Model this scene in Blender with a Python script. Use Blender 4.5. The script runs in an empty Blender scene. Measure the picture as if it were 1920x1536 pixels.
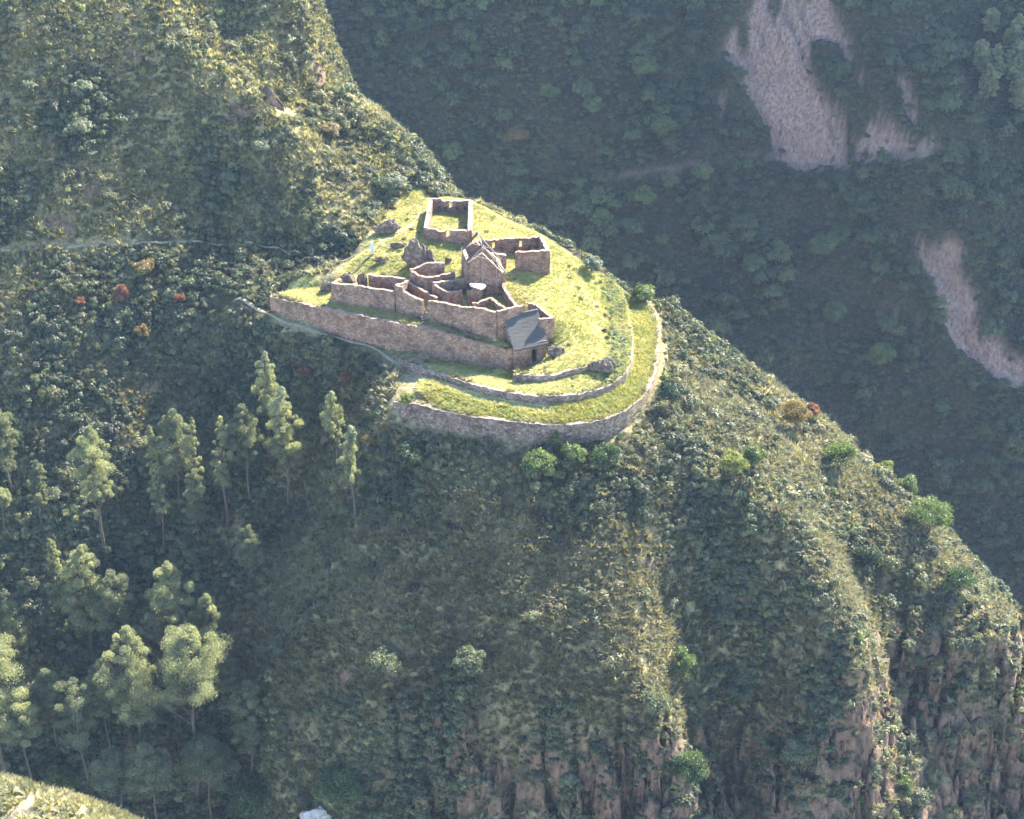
import bpy, math, random
import numpy as np
from mathutils import Vector
from mathutils.bvhtree import BVHTree

R = math.radians
scene = bpy.context.scene

# ------------------------------------------------------------------ camera
CAM = (0.0, -320.0, 165.0); PITCH = R(30.0); F = 3600.0      # focal length in photo pixels (1920 wide)
cam_d = bpy.data.cameras.new('camera'); cam = bpy.data.objects.new('camera', cam_d)
scene.collection.objects.link(cam); scene.camera = cam
cam.location = CAM; cam.rotation_euler = (R(90) - PITCH, 0, 0)
cam_d.sensor_fit = 'HORIZONTAL'; cam_d.sensor_width = 36.0; cam_d.lens = 36.0 * F / 1920.0
cam_d.clip_start = 1.0; cam_d.clip_end = 4000.0

# ------------------------------------------------------------------ sky and sun
SUN_EL, SUN_AZ = R(40.5), R(39.0)                            # azimuth from +Y towards +X
world = bpy.data.worlds.new('World'); scene.world = world; world.use_nodes = True
wn = world.node_tree.nodes; wl = world.node_tree.links
sky = wn.new('ShaderNodeTexSky'); sky.sky_type = 'NISHITA'; sky.sun_disc = False
sky.sun_elevation = SUN_EL; sky.sun_rotation = SUN_AZ; sky.altitude = 3000.0
bg = wn['Background']; bg.inputs['Strength'].default_value = 0.15
wl.new(sky.outputs[0], bg.inputs['Color'])
sun_d = bpy.data.lights.new('sun', 'SUN'); sun_d.energy = 5.0; sun_d.angle = R(0.6); sun_d.color = (1.0, 0.93, 0.80)
sun = bpy.data.objects.new('sun', sun_d); scene.collection.objects.link(sun)
SV = Vector((math.sin(SUN_AZ) * math.cos(SUN_EL), math.cos(SUN_AZ) * math.cos(SUN_EL), math.sin(SUN_EL)))
sun.rotation_euler = (-SV).to_track_quat('-Z', 'Y').to_euler(); sun.location = (150, 250, 300)

vs = scene.view_settings
vs.view_transform = 'Standard'; vs.look = 'None'; vs.gamma = 1.0; vs.use_curve_mapping = False; vs.exposure = 2.65
scene.cycles.use_denoising = True; scene.cycles.use_adaptive_sampling = True; scene.cycles.adaptive_threshold = 0.02
scene.cycles.max_bounces = 6; scene.cycles.diffuse_bounces = 3; scene.cycles.transmission_bounces = 3
scene.cycles.volume_bounces = 1; scene.cycles.transparent_max_bounces = 4

# ------------------------------------------------------------------ picture <-> place
SP, CP = math.sin(PITCH), math.cos(PITCH)
def ray(u, v):
    a, b = u - 960.0, 768.0 - v
    return np.array((a, F * CP + b * SP, -F * SP + b * CP)) / F
def at_z(u, v, z):
    d = ray(u, v); t = (z - CAM[2]) / d[2]
    return (CAM[0] + d[0] * t, CAM[1] + d[1] * t, z)
def at_y(u, v, y):
    d = ray(u, v); t = (y - CAM[1]) / d[1]
    return (CAM[0] + d[0] * t, y, CAM[2] + d[2] * t)
def z_on_row(y, v):                                           # height over ground distance y that is seen on row v
    k = (768.0 - v) / F
    return CAM[2] + (y - CAM[1]) * (k * CP - SP) / (CP + k * SP)
def project(P):
    P = np.asarray(P, float) - np.array(CAM)
    dep = P[:, 1] * CP - P[:, 2] * SP; up = P[:, 1] * SP + P[:, 2] * CP
    return 960 + F * P[:, 0] / dep, 768 - F * up / dep, dep

# ------------------------------------------------------------------ numeric helpers
rng = np.random.default_rng(11)
def _h(ix, iy, seed):
    n = (ix.astype(np.int64) * 374761393 + iy.astype(np.int64) * 668265263 + seed * 2147483647) & 0xffffffff
    n = ((n ^ (n >> 13)) * 1274126177) & 0xffffffff
    return ((n ^ (n >> 16)) & 0xffff) / 65535.0
def vnoise(x, y, seed=0):
    x = np.asarray(x, float); y = np.asarray(y, float)
    ix, iy = np.floor(x), np.floor(y); fx, fy = x - ix, y - iy
    fx = fx * fx * (3 - 2 * fx); fy = fy * fy * (3 - 2 * fy)
    a, b = _h(ix, iy, seed), _h(ix + 1, iy, seed); c, d = _h(ix, iy + 1, seed), _h(ix + 1, iy + 1, seed)
    return (a + (b - a) * fx) * (1 - fy) + (c + (d - c) * fx) * fy
def fbm(x, y, seed=0, octs=4):
    s, a, t = 0.0, 1.0, 0.0
    for i in range(octs):
        s = s + a * vnoise(x * 2 ** i + 17.3 * i, y * 2 ** i - 9.1 * i, seed + i); t += a; a *= 0.5
    return s / t
def sstep(a, b, x):
    t = np.clip((x - a) / (b - a), 0, 1); return t * t * (3 - 2 * t)
class RBF:
    def __init__(self, pts, c=4.0, lam=0.0):
        p = np.array(pts, float); self.p = p[:, :2]; self.c = c; n = len(p)
        d = np.sqrt(((self.p[:, None] - self.p[None]) ** 2).sum(-1) + c * c)
        A = np.zeros((n + 3, n + 3)); A[:n, :n] = -d + lam * np.eye(n)
        A[:n, n] = 1; A[:n, n + 1:] = self.p; A[n, :n] = 1; A[n + 1:, :n] = self.p.T
        self.w = np.linalg.lstsq(A, np.concatenate([p[:, 2], np.zeros(3)]), rcond=None)[0]
    def __call__(self, x, y):
        x = np.asarray(x, float); y = np.asarray(y, float); n = len(self.p)
        out = self.w[n] + self.w[n + 1] * x + self.w[n + 2] * y
        for i in range(n):
            out = out - self.w[i] * np.sqrt((x - self.p[i, 0]) ** 2 + (y - self.p[i, 1]) ** 2 + self.c ** 2)
        return out
def seg_dist(x, y, pl, closed=False):
    best = np.full(np.shape(x), 1e9)
    q = list(pl) + ([pl[0]] if closed else [])
    for a, b in zip(q[:-1], q[1:]):
        dx, dy = b[0] - a[0], b[1] - a[1]; L = dx * dx + dy * dy + 1e-9
        t = np.clip(((x - a[0]) * dx + (y - a[1]) * dy) / L, 0, 1)
        best = np.minimum(best, np.hypot(x - a[0] - t * dx, y - a[1] - t * dy))
    return best
def inside(x, y, pl):
    r = np.zeros(np.shape(x), bool)
    for a, b in zip(pl, list(pl[1:]) + [pl[0]]):
        c = (a[1] > y) != (b[1] > y)
        with np.errstate(divide='ignore', invalid='ignore'):
            r ^= c & (x < (b[0] - a[0]) * (y - a[1]) / (b[1] - a[1] + 1e-12) + a[0])
    return r
def sdf(x, y, pl):                                            # positive inside
    return np.where(inside(x, y, pl), 1, -1) * seg_dist(x, y, pl, True)

# ------------------------------------------------------------------ objects
COL = scene.collection
def tag(o, label=None, cat=None, group=None, kind=None):
    if label: o['label'] = label; o['kind'] = 'thing'
    if cat: o['category'] = cat
    if group: o['group'] = group
    if kind: o['kind'] = kind
    return o
def empty(name, loc, label, cat, group=None):
    o = bpy.data.objects.new(name, None); o.location = loc; COL.objects.link(o); o.empty_display_size = 0.5
    return tag(o, label, cat, group)
def mesh_obj(name, verts, faces, mat, parent=None, smooth=False, origin=None):
    me = bpy.data.meshes.new(name)
    v = np.asarray(verts, np.float64).reshape(-1, 3)
    q = parent
    while q is not None: v = v - np.array(q.location); q = q.parent
    if origin is not None: v = v - np.array(origin)
    if isinstance(faces, np.ndarray):
        me.vertices.add(len(v)); me.vertices.foreach_set('co', v.astype(np.float32).ravel())
        n, k = faces.shape
        me.loops.add(n * k); me.loops.foreach_set('vertex_index', faces.astype(np.int32).ravel())
        me.polygons.add(n); me.polygons.foreach_set('loop_start', np.arange(0, n * k, k, dtype=np.int32))
        me.update(calc_edges=True)
    else:
        me.from_pydata(v.tolist(), [], faces)
    if smooth: me.polygons.foreach_set('use_smooth', np.ones(len(me.polygons), bool))
    if mat: me.materials.append(mat)
    o = bpy.data.objects.new(name, me); COL.objects.link(o)
    if parent is not None: o.parent = parent
    if origin is not None: o.location = origin
    return o

# ------------------------------------------------------------------ materials
def new_mat(name):
    m = bpy.data.materials.new(name); m.use_nodes = True
    n, l = m.node_tree.nodes, m.node_tree.links
    return m, n, l, n['Principled BSDF']
def ramp(n, stops):
    r = n.new('ShaderNodeValToRGB'); e = r.color_ramp.elements
    while len(e) < len(stops): e.new(0.5)
    for i, (p, c) in enumerate(stops): e[i].position = p; e[i].color = (*c, 1)
    return r
def noise(n, l, vec, scale, detail=4, rough=0.6):
    t = n.new('ShaderNodeTexNoise'); t.inputs['Scale'].default_value = scale
    t.inputs['Detail'].default_value = detail; t.inputs['Roughness'].default_value = rough
    l.new(vec, t.inputs['Vector']); return t
def mixc(n, l, fac, a, b, mode='MIX'):
    m = n.new('ShaderNodeMix'); m.data_type = 'RGBA'; m.blend_type = mode
    for s, val in ((m.inputs['Factor'], fac), (m.inputs['A'], a), (m.inputs['B'], b)):
        pass
    fs, As, Bs = m.inputs[0], m.inputs[6], m.inputs[7]
    for s, val in ((fs, fac), (As, a), (Bs, b)):
        if isinstance(val, (int, float)): s.default_value = val
        elif isinstance(val, tuple): s.default_value = (*val, 1)
        else: l.new(val, s)
    return m.outputs[2]

def leaf_material(name, transl=0.45, instancer=True, col=(0.07, 0.10, 0.04)):
    m, n, l, b = new_mat(name)
    n.remove(b); out = n['Material Output']
    if instancer:
        at = n.new('ShaderNodeAttribute'); at.attribute_type = 'INSTANCER'; at.attribute_name = 'tint'; c = at.outputs['Color']
    else:
        at = n.new('ShaderNodeAttribute'); at.attribute_name = 'leafshade'
        base = n.new('ShaderNodeRGB'); base.outputs[0].default_value = (*col, 1)
        hs = n.new('ShaderNodeHueSaturation'); l.new(base.outputs[0], hs.inputs['Color'])
        mr = n.new('ShaderNodeMapRange'); l.new(at.outputs['Fac'], mr.inputs[0]); mr.inputs[3].default_value = 0.6; mr.inputs[4].default_value = 1.45
        l.new(mr.outputs[0], hs.inputs['Value'])
        mr2 = n.new('ShaderNodeMapRange'); l.new(at.outputs['Fac'], mr2.inputs[0]); mr2.inputs[3].default_value = 0.515; mr2.inputs[4].default_value = 0.485
        l.new(mr2.outputs[0], hs.inputs['Hue']); c = hs.outputs[0]
    d = n.new('ShaderNodeBsdfDiffuse'); l.new(c, d.inputs['Color'])
    t = n.new('ShaderNodeBsdfTranslucent')
    tc = mixc(n, l, 1.0, c, (1.25, 1.2, 0.7), 'MULTIPLY'); l.new(tc, t.inputs['Color'])
    mx = n.new('ShaderNodeMixShader'); mx.inputs[0].default_value = transl
    l.new(d.outputs[0], mx.inputs[1]); l.new(t.outputs[0], mx.inputs[2])
    g = n.new('ShaderNodeBsdfGlossy'); g.inputs['Roughness'].default_value = 0.55; g.inputs['Color'].default_value = (1, 1, 1, 1)
    mx2 = n.new('ShaderNodeMixShader'); mx2.inputs[0].default_value = 0.03
    l.new(mx.outputs[0], mx2.inputs[1]); l.new(g.outputs[0], mx2.inputs[2])
    l.new(mx2.outputs[0], out.inputs['Surface'])
    return m

def terrain_material(name, far=False):
    m, n, l, b = new_mat(name)
    geo = n.new('ShaderNodeNewGeometry'); P = geo.outputs['Position']
    def attr(a):
        x = n.new('ShaderNodeAttribute'); x.attribute_name = a; return x.outputs['Fac']
    n1 = noise(n, l, P, 0.08, 5); n2 = noise(n, l, P, 0.9, 6, 0.7)
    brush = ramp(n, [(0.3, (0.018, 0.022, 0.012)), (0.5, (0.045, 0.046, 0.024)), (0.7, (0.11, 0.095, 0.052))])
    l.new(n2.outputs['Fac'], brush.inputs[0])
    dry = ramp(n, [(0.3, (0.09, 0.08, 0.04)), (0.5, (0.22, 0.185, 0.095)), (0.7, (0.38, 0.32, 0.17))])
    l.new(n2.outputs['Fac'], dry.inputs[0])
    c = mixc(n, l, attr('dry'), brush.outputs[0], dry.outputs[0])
    n4 = noise(n, l, P, 0.35, 5, 0.65)
    lawn = ramp(n, [(0.34, (0.15, 0.175, 0.04)), (0.48, (0.30, 0.29, 0.075)), (0.66, (0.47, 0.40, 0.16))])
    ln = n.new('ShaderNodeMath'); ln.operation = 'ADD'; l.new(n4.outputs['Fac'], ln.inputs[0])
    lm = n.new('ShaderNodeMath'); lm.operation = 'MULTIPLY_ADD'; l.new(n2.outputs['Fac'], lm.inputs[0]); lm.inputs[1].default_value = 0.6; lm.inputs[2].default_value = -0.3
    l.new(lm.outputs[0], ln.inputs[1]); l.new(ln.outputs[0], lawn.inputs[0])
    c = mixc(n, l, attr('lawn'), c, lawn.outputs[0])
    # rock: stretched down the slope, red-brown with grey lichen
    mp = n.new('ShaderNodeMapping'); mp.inputs['Scale'].default_value = (0.8, 0.8, 0.3); l.new(P, mp.inputs['Vector'])
    r1 = noise(n, l, mp.outputs[0], 1.3, 5, 0.7); r2 = noise(n, l, P, 0.13, 4)
    if far:
        rock = ramp(n, [(0.3, (0.10, 0.06, 0.045)), (0.45, (0.30, 0.19, 0.145)), (0.6, (0.42, 0.29, 0.225)), (0.78, (0.58, 0.46, 0.37))])
    else:
        rock = ramp(n, [(0.36, (0.022, 0.014, 0.010)), (0.46, (0.125, 0.076, 0.05)), (0.6, (0.20, 0.124, 0.083)), (0.76, (0.31, 0.215, 0.152))])
    l.new(r1.outputs['Fac'], rock.inputs[0])
    grey = ramp(n, [(0.45, (0, 0, 0)), (0.65, (1, 1, 1))]); l.new(r2.outputs['Fac'], grey.inputs[0])
    rk = mixc(n, l, grey.outputs[0], rock.outputs[0], mixc(n, l, 0.28, rock.outputs[0], (0.20, 0.17, 0.14)))
    c = mixc(n, l, attr('rock'), c, rk)
    soil = ramp(n, [(0.3, (0.20, 0.155, 0.10)), (0.7, (0.36, 0.29, 0.20))]); l.new(n2.outputs['Fac'], soil.inputs[0])
    c = mixc(n, l, attr('soil'), c, soil.outputs[0])
    l.new(c, b.inputs['Base Color']); b.inputs['Roughness'].default_value = 0.95; b.inputs['Specular IOR Level'].default_value = 0.15
    bp = n.new('ShaderNodeBump'); bp.inputs['Strength'].default_value = 0.9; bp.inputs['Distance'].default_value = 0.6 if not far else 1.5
    hm = n.new('ShaderNodeMath'); hm.operation = 'ADD'; l.new(n2.outputs['Fac'], hm.inputs[0]); l.new(r1.outputs['Fac'], hm.inputs[1])
    bs = n.new('ShaderNodeMath'); bs.operation = 'MULTIPLY_ADD'; l.new(attr('lawn'), bs.inputs[0]); bs.inputs[1].default_value = -.75; bs.inputs[2].default_value = .9; l.new(bs.outputs[0], bp.inputs['Strength'])
    l.new(hm.outputs[0], bp.inputs['Height']); l.new(bp.outputs[0], b.inputs['Normal'])
    return m

def stone_material(name, tones, scale=2.6, mortar=(0.10, 0.075, 0.06), stain=0.5, joint=0.045):
    m, n, l, b = new_mat(name)
    tc = n.new('ShaderNodeNewGeometry'); P = tc.outputs['Position']
    nz = noise(n, l, P, 1.2, 3); 
    va = n.new('ShaderNodeVectorMath'); va.operation = 'MULTIPLY_ADD'; l.new(nz.outputs['Color'], va.inputs[0]); va.inputs[1].default_value = (0.22,) * 3
    mp = n.new('ShaderNodeMapping'); mp.inputs['Scale'].default_value = (1, 1, 1.35); l.new(P, mp.inputs['Vector']); l.new(mp.outputs[0], va.inputs[2])
    v1 = n.new('ShaderNodeTexVoronoi'); v1.inputs['Scale'].default_value = scale; l.new(va.outputs[0], v1.inputs['Vector'])
    v2 = n.new('ShaderNodeTexVoronoi'); v2.feature = 'DISTANCE_TO_EDGE'; v2.inputs['Scale'].default_value = scale; l.new(va.outputs[0], v2.inputs['Vector'])
    sx = n.new('ShaderNodeSeparateColor'); l.new(v1.outputs['Color'], sx.inputs[0])
    cr = ramp(n, tones); l.new(sx.outputs[0], cr.inputs[0])
    big = noise(n, l, P, 0.45, 5, 0.65); st = ramp(n, [(0.35, (1 - stain,) * 3), (0.65, (1.15,) * 3)]); l.new(big.outputs['Fac'], st.inputs[0])
    c = mixc(n, l, 1.0, cr.outputs[0], st.outputs[0], 'MULTIPLY')
    j = ramp(n, [(0.0, (1, 1, 1)), (joint, (0, 0, 0))]); l.new(v2.outputs['Distance'], j.inputs[0])
    c = mixc(n, l, j.outputs[0], c, mortar)
    fine = noise(n, l, P, 9.0, 4, 0.7); fr = ramp(n, [(0.3, (0.75,) * 3), (0.7, (1.2,) * 3)]); l.new(fine.outputs['Fac'], fr.inputs[0])
    c = mixc(n, l, 1.0, c, fr.outputs[0], 'MULTIPLY')
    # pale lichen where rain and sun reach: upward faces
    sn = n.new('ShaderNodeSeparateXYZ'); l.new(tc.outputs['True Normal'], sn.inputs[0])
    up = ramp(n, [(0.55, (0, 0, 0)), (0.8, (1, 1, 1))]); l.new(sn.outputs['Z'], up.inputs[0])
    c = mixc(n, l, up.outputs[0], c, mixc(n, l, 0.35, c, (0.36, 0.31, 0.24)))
    l.new(c, b.inputs['Base Color']); b.inputs['Roughness'].default_value = 0.92; b.inputs['Specular IOR Level'].default_value = 0.2
    bp = n.new('ShaderNodeBump'); bp.inputs['Strength'].default_value = 1.0; bp.inputs['Distance'].default_value = 0.12
    jm = n.new('ShaderNodeMath'); jm.operation = 'MINIMUM'; l.new(v2.outputs['Distance'], jm.inputs[0]); jm.inputs[1].default_value = 0.16
    l.new(jm.outputs[0], bp.inputs['Height']); bp.inputs['Distance'].default_value = 0.5
    l.new(bp.outputs[0], b.inputs['Normal'])
    return m

def simple_mat(name, tones, scale=3.0, rough=0.9, stretch=(1, 1, 1), bump=0.3):
    m, n, l, b = new_mat(name)
    g = n.new('ShaderNodeTexCoord'); mp = n.new('ShaderNodeMapping'); mp.inputs['Scale'].default_value = stretch
    l.new(g.outputs['Object'], mp.inputs['Vector'])
    t = noise(n, l, mp.outputs[0], scale, 6, 0.65); r = ramp(n, tones); l.new(t.outputs['Fac'], r.inputs[0])
    l.new(r.outputs[0], b.inputs['Base Color']); b.inputs['Roughness'].default_value = rough; b.inputs['Specular IOR Level'].default_value = 0.25
    bp = n.new('ShaderNodeBump'); bp.inputs['Strength'].default_value = bump; bp.inputs['Distance'].default_value = 0.1
    l.new(t.outputs['Fac'], bp.inputs['Height']); l.new(bp.outputs[0], b.inputs['Normal'])
    return m

M = {}
M['near'] = terrain_material('hillside_ground'); M['far'] = terrain_material('far_slope_ground', True)
M['red_stone'] = stone_material('red_field_stone', [(0.0, (0.21, 0.124, 0.084)), (0.4, (0.29, 0.178, 0.122)), (0.75, (0.35, 0.225, 0.16)), (1.0, (0.41, 0.295, 0.222))], mortar=(.16, .10, .07))
M['terrace_stone'] = stone_material('grey_terrace_stone', [(0.0, (0.14, 0.098, 0.076)), (0.4, (0.22, 0.16, 0.125)), (0.75, (0.28, 0.21, 0.168)), (1.0, (0.37, 0.30, 0.245))], scale=2.1, mortar=(.12, .09, .07))
M['boulder'] = simple_mat('outcrop_rock', [(0.3, (0.03, 0.023, 0.018)), (0.5, (0.105, 0.078, 0.058)), (0.7, (0.23, 0.18, 0.14))], 1.1, bump=0.8)
M['red_rock'] = simple_mat('red_cliff_rock', [(0.3, (0.04, 0.022, 0.015)), (0.45, (0.18, 0.095, 0.062)), (0.6, (0.29, 0.165, 0.11)), (0.75, (0.40, 0.28, 0.20))], .9, stretch=(1, 1, .25), bump=1.0)
M['pale_rock'] = simple_mat('pale_rock', [(0.3, (0.12, 0.115, 0.10)), (0.6, (0.36, 0.35, 0.32))], 1.2, bump=0.7)
M['thatch'] = simple_mat('grey_thatch', [(0.25, (0.03, 0.028, 0.026)), (0.5, (0.058, 0.056, 0.053)), (0.75, (0.10, 0.096, 0.09))], 5.0, stretch=(0.7, 4, 4), bump=0.6)
M['old_thatch'] = simple_mat('brown_thatch', [(0.25, (0.05, 0.04, 0.03)), (0.5, (0.11, 0.09, 0.068)), (0.75, (0.2, 0.165, 0.12))], 4.0, bump=.8)
M['timber'] = simple_mat('weathered_timber', [(0.3, (0.16, 0.13, 0.10)), (0.7, (0.36, 0.31, 0.25))], 6.0, stretch=(1, 1, 0.2))
M['board'] = simple_mat('pale_board', [(0.3, (0.45, 0.42, 0.35)), (0.7, (0.62, 0.58, 0.5))], 3.0)
M['tarp'] = simple_mat('white_sheet', [(0.3, (0.22, 0.205, 0.175)), (0.7, (0.32, 0.30, 0.26))], 2.0)
M['bark'] = simple_mat('eucalyptus_bark', [(0.3, (0.05, 0.038, 0.03)), (0.7, (0.13, 0.105, 0.083))], 2.5, stretch=(1, 1, 0.25))
M['path'] = simple_mat('trodden_path', [(0.3, (0.14, 0.12, 0.07)), (0.7, (0.28, 0.24, 0.15))], 1.4, bump=0.5)
M['leaf'] = leaf_material('scrub_leaf', 0.4); M['blade'] = leaf_material('grass_blade', 0.5)

# ------------------------------------------------------------------ lie of the land: levels of the terraces
def PB(u, vt, vb, zb):                                        # wall seen from top row vt to foot row vb
    x, y, _ = at_z(u, vb, zb); return (x, y, zb, z_on_row(y, vt))
def PT(u, vt, zt, zb):
    x, y, _ = at_z(u, vt, zt); return (x, y, zb, zt)
W_LOWER = [PB(508, 556, 580, -4.2), PB(560, 567, 598, -4.4), PB(620, 580, 622, -4.6), PB(680, 592, 640, -4.8), PB(740, 604, 656, -5), PB(800, 615, 670, -5), PB(860, 631, 682, -5), PB(905, 643, 690, -5), PB(949, 656, 698, -5), PB(968, 652, 693, -5)]
W_T1 = [PB(738, 753, 764, -7.4), PB(780, 757, 787, -8.3), PB(820, 767, 798, -8.5), PB(860, 776, 807, -8.5), PB(905, 783, 816, -8.5), PB(950, 789, 822, -8.5), PB(1000, 794, 827, -8.5), PB(1050, 796, 828, -8.5), PB(1100, 793, 825, -8.5),
        PB(1140, 784, 816, -8.5), PB(1172, 769, 799, -8.5), PB(1198, 750, 776, -8.3), PT(1216, 728, -4.9, -8.3), PT(1228, 700, -4.9, -8), PT(1235, 660, -4.9, -7.6), PT(1237, 615, -4.9, -7), PT(1228, 582, -4.9, -6.2), PT(1212, 562, -4.9, -5.6)]
W_T2 = [PB(752, 674, 683, -4.9), PB(775, 684, 694, -5), PB(800, 693, 707, -5), PB(850, 709, 725, -5), PB(900, 724, 742, -5), PB(950, 735, 754, -5), PB(1000, 742, 762, -5), PB(1050, 742, 763, -5), PB(1090, 738, 758, -5),
        PB(1125, 729, 749, -5), PB(1152, 716, 735, -5), PT(1172, 700, -2.8, -5), PT(1183, 682, -2.8, -5), PT(1187, 655, -2.8, -5), PT(1184, 620, -2.7, -5), PT(1177, 585, -2.7, -5), PT(1168, 560, -2.7, -5)]
W_T3 = [PB(962, 700, 708, -3.1), PB(985, 703, 713, -3.1), PB(1012, 705, 717, -3.1), PB(1040, 702, 714, -3), PB(1070, 695, 707, -2.9), PB(1100, 686, 698, -2.8)]
def pz(u, v, z): return at_z(u, v, z)
xy = lambda L: [(p[0], p[1]) for p in L]
R1, R2 = np.array(pz(947, 594, 4.4)), np.array(pz(1006, 582, 4.4)); rd = (R2 - R1)[:2]; rl = np.linalg.norm(rd); rd /= rl; fw = np.array((rd[1], -rd[0]))
def hp(a, b, z): q = R1[:2] + rd * a + fw * b; return (q[0], q[1], z)
POLY1 = xy(W_T1) + xy([pz(1175, 548, -2), pz(1100, 540, 0), pz(900, 600, 0), pz(760, 690, -4)])
POLY2 = xy(W_T2) + xy([pz(1152, 532, -0.4), pz(1110, 505, 2), pz(1034, 452, 4.4), pz(1000, 432, 5), pz(890, 380, 5.6), pz(840, 372, 5.6), pz(770, 385, 5.6), pz(700, 440, 4.4), pz(640, 500, 2), pz(618, 535, 0.4), pz(700, 600, -0.2), pz(740, 660, -4.8)])
POLYC = xy(W_LOWER[:-1]) + xy([hp(0, 4.0, 0), hp(.1, -4.2, 0), hp(rl, -4.2, 0), pz(1036, 618, 0.2), pz(1000, 590, 1), pz(900, 560, 1.5), pz(700, 530, 1.2), pz(620, 522, 0.8), pz(560, 535, -0.4)])
W_FRONT = [PB(623, 530, 562, 0.3), PB(745, 546, 585, 0.2), PB(795, 562, 600, 0.1), PB(850, 571, 619, 0), PB(932, 583, 642, -0.2), PB(982, 571, 624, 0.1)]
POLYU = xy(W_FRONT) + xy([pz(970, 590, 1.4), pz(942, 535, 2.2), pz(880, 530, 2.6), pz(770, 525, 2), pz(692, 518, 1.6), pz(640, 525, 1.2)])

P2 = RBF([pz(*t) for t in [(1165, 700, -2.8), (1000, 735, -2.8), (900, 715, -3.1), (820, 692, -3.6), (760, 668, -4.4), (1100, 705, -2.8), (1030, 685, -2.4), (1100, 640, -1.3), (1060, 600, .7), (1000, 600, 1.2),
    (1060, 540, 2.2), (1000, 530, 3), (1120, 560, .3), (1165, 610, -2.3), (1180, 670, -2.8), (1150, 535, -.4), (1100, 500, 2.2), (1030, 450, 4.4), (960, 430, 5), (885, 378, 5.6), (900, 460, 4.8), (840, 458, 5), (840, 400, 5.3),
    (760, 440, 5), (700, 480, 3.6), (720, 505, 2.8), (800, 485, 4.4), (900, 545, 2.8), (870, 490, 4.2), (880, 695, -4.7), (800, 665, -4.6), (780, 390, 5.8), (640, 515, 1.2), (700, 560, .2), (950, 702, -4.7), (1000, 690, -3.6), (1045, 665, -2)]] + [(p[0] + .4, p[1] - d, p[2] - .1) for p in W_LOWER[3:] for d in (.6, 1.6)] + [hp(rl * .3, 2, -4.5), hp(rl * .75, 2.5, -4.1), hp(rl * .5, -1, -4.2), hp(rl * .64, 5, -4.2), hp(rl * .5, -3, -4.0), hp(.8, 0, -4.4), hp(rl - .6, 0, -3.8)], 1.5)

# natural slope (before anybody terraced it)
ctl = []
for u, v, y in [(0, 468, 33), (150, 462, 34), (300, 455, 35), (450, 455, 36), (560, 470, 31), (640, 492, 21), (-250, 480, 32),
    (200, 20, 72), (300, 90, 66), (350, 120, 63), (420, 160, 60), (480, 190, 57), (560, 270, 50), (640, 340, 44), (700, 390, 37), (100, -60, 78), (-200, -150, 84), (0, -20, 71),
    (300, 300, 50), (300, 200, 58.5), (100, 200, 55), (100, 320, 45), (-200, 200, 54), (500, 350, 44.5), (600, 420, 33), (0, 100, 63), (440, 300, 51),
    (515, 190, 62), (500, 110, 70), (430, 40, 76), (540, 60, 77), (575, 25, 82), (600, 80, 80), (608, 140, 75), (590, 185, 68), (619, 156, 76), (630, 166, 80), (700, 200, 66), (650, 165, 71), (740, 240, 61), (780, 280, 56), (835, 362, 46), (560, -80, 88), (450, -80, 86), (640, 270, 56), (720, 330, 47), (560, 200, 63),
    (100, 580, 22), (300, 590, 22), (100, 700, 11), (400, 700, 12), (100, 900, -6), (300, 900, -7), (100, 1050, -18), (300, 1050, -20), (100, 1200, -30), (300, 1200, -33), (100, 1400, -46), (300, 1400, -48), (-250, 700, 12), (-250, 1050, -16), (-250, 1500, -50),
    (100, 1600, -62), (300, 1620, -64), (500, 700, 3), (500, 800, -6), (500, 1000, -19.5), (420, 1100, -27), (420, 1250, -39), (450, 1400, -47), (480, 1540, -54), (600, 720, -2), (640, 790, -10), (560, 900, -13.5), (640, 960, -28.5), (580, 1080, -37.5), (520, 1200, -45.5), (500, 1320, -52), (560, 1450, -61), (600, 1600, -74),
    (720, 900, -30), (700, 1050, -42), (700, 1200, -54), (700, 1350, -63), (720, 1450, -68), (760, 1560, -74),
    (900, 900, -36.5), (900, 1000, -43), (900, 1200, -57), (900, 1350, -66), (900, 1450, -70), (900, 1600, -76), (1060, 900, -37), (1060, 1050, -47.5), (1100, 1200, -59), (1100, 1320, -66), (1100, 1430, -70.5), (1100, 1600, -77),
    (1200, 880, -33), (1200, 1000, -42), (1200, 1120, -52), (1200, 1250, -62), (1250, 1380, -70), (1290, 1500, -74), (1300, 1620, -79), (1290, 1100, -43), (1330, 1230, -49), (1370, 1400, -57), (1400, 1560, -67),
    (1240, 800, -23.5), (1350, 880, -29), (1450, 960, -37), (1530, 1060, -45), (1590, 1160, -52.5), (1615, 1300, -59.5), (1640, 1500, -65), (1460, 1150, -47), (1480, 1300, -57), (1500, 1450, -66), (1520, 1600, -72),
    (1330, 760, -13), (1420, 800, -13), (1560, 960, -20), (1640, 1130, -31), (1690, 1330, -45), (1720, 1500, -57), (1740, 1620, -63),
    (1500, 840, -11), (1640, 960, -16), (1730, 1040, -23), (1810, 1140, -31), (1850, 1230, -38), (1860, 1450, -47), (1950, 1400, -44), (1900, 1600, -55), (2100, 1600, -54),
    (1250, 577, 16.5), (1320, 625, 15), (1400, 680, 12), (1530, 772, 6), (1640, 880, 0), (1750, 972, -6), (1830, 1062, -13), (1925, 1172, -20), (2060, 1350, -32), (2250, 1600, -48), (1300, 680, 4), (1450, 790, -3), (1880, 1150, -24)]:
    ctl.append(at_y(u, v, y))
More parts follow.
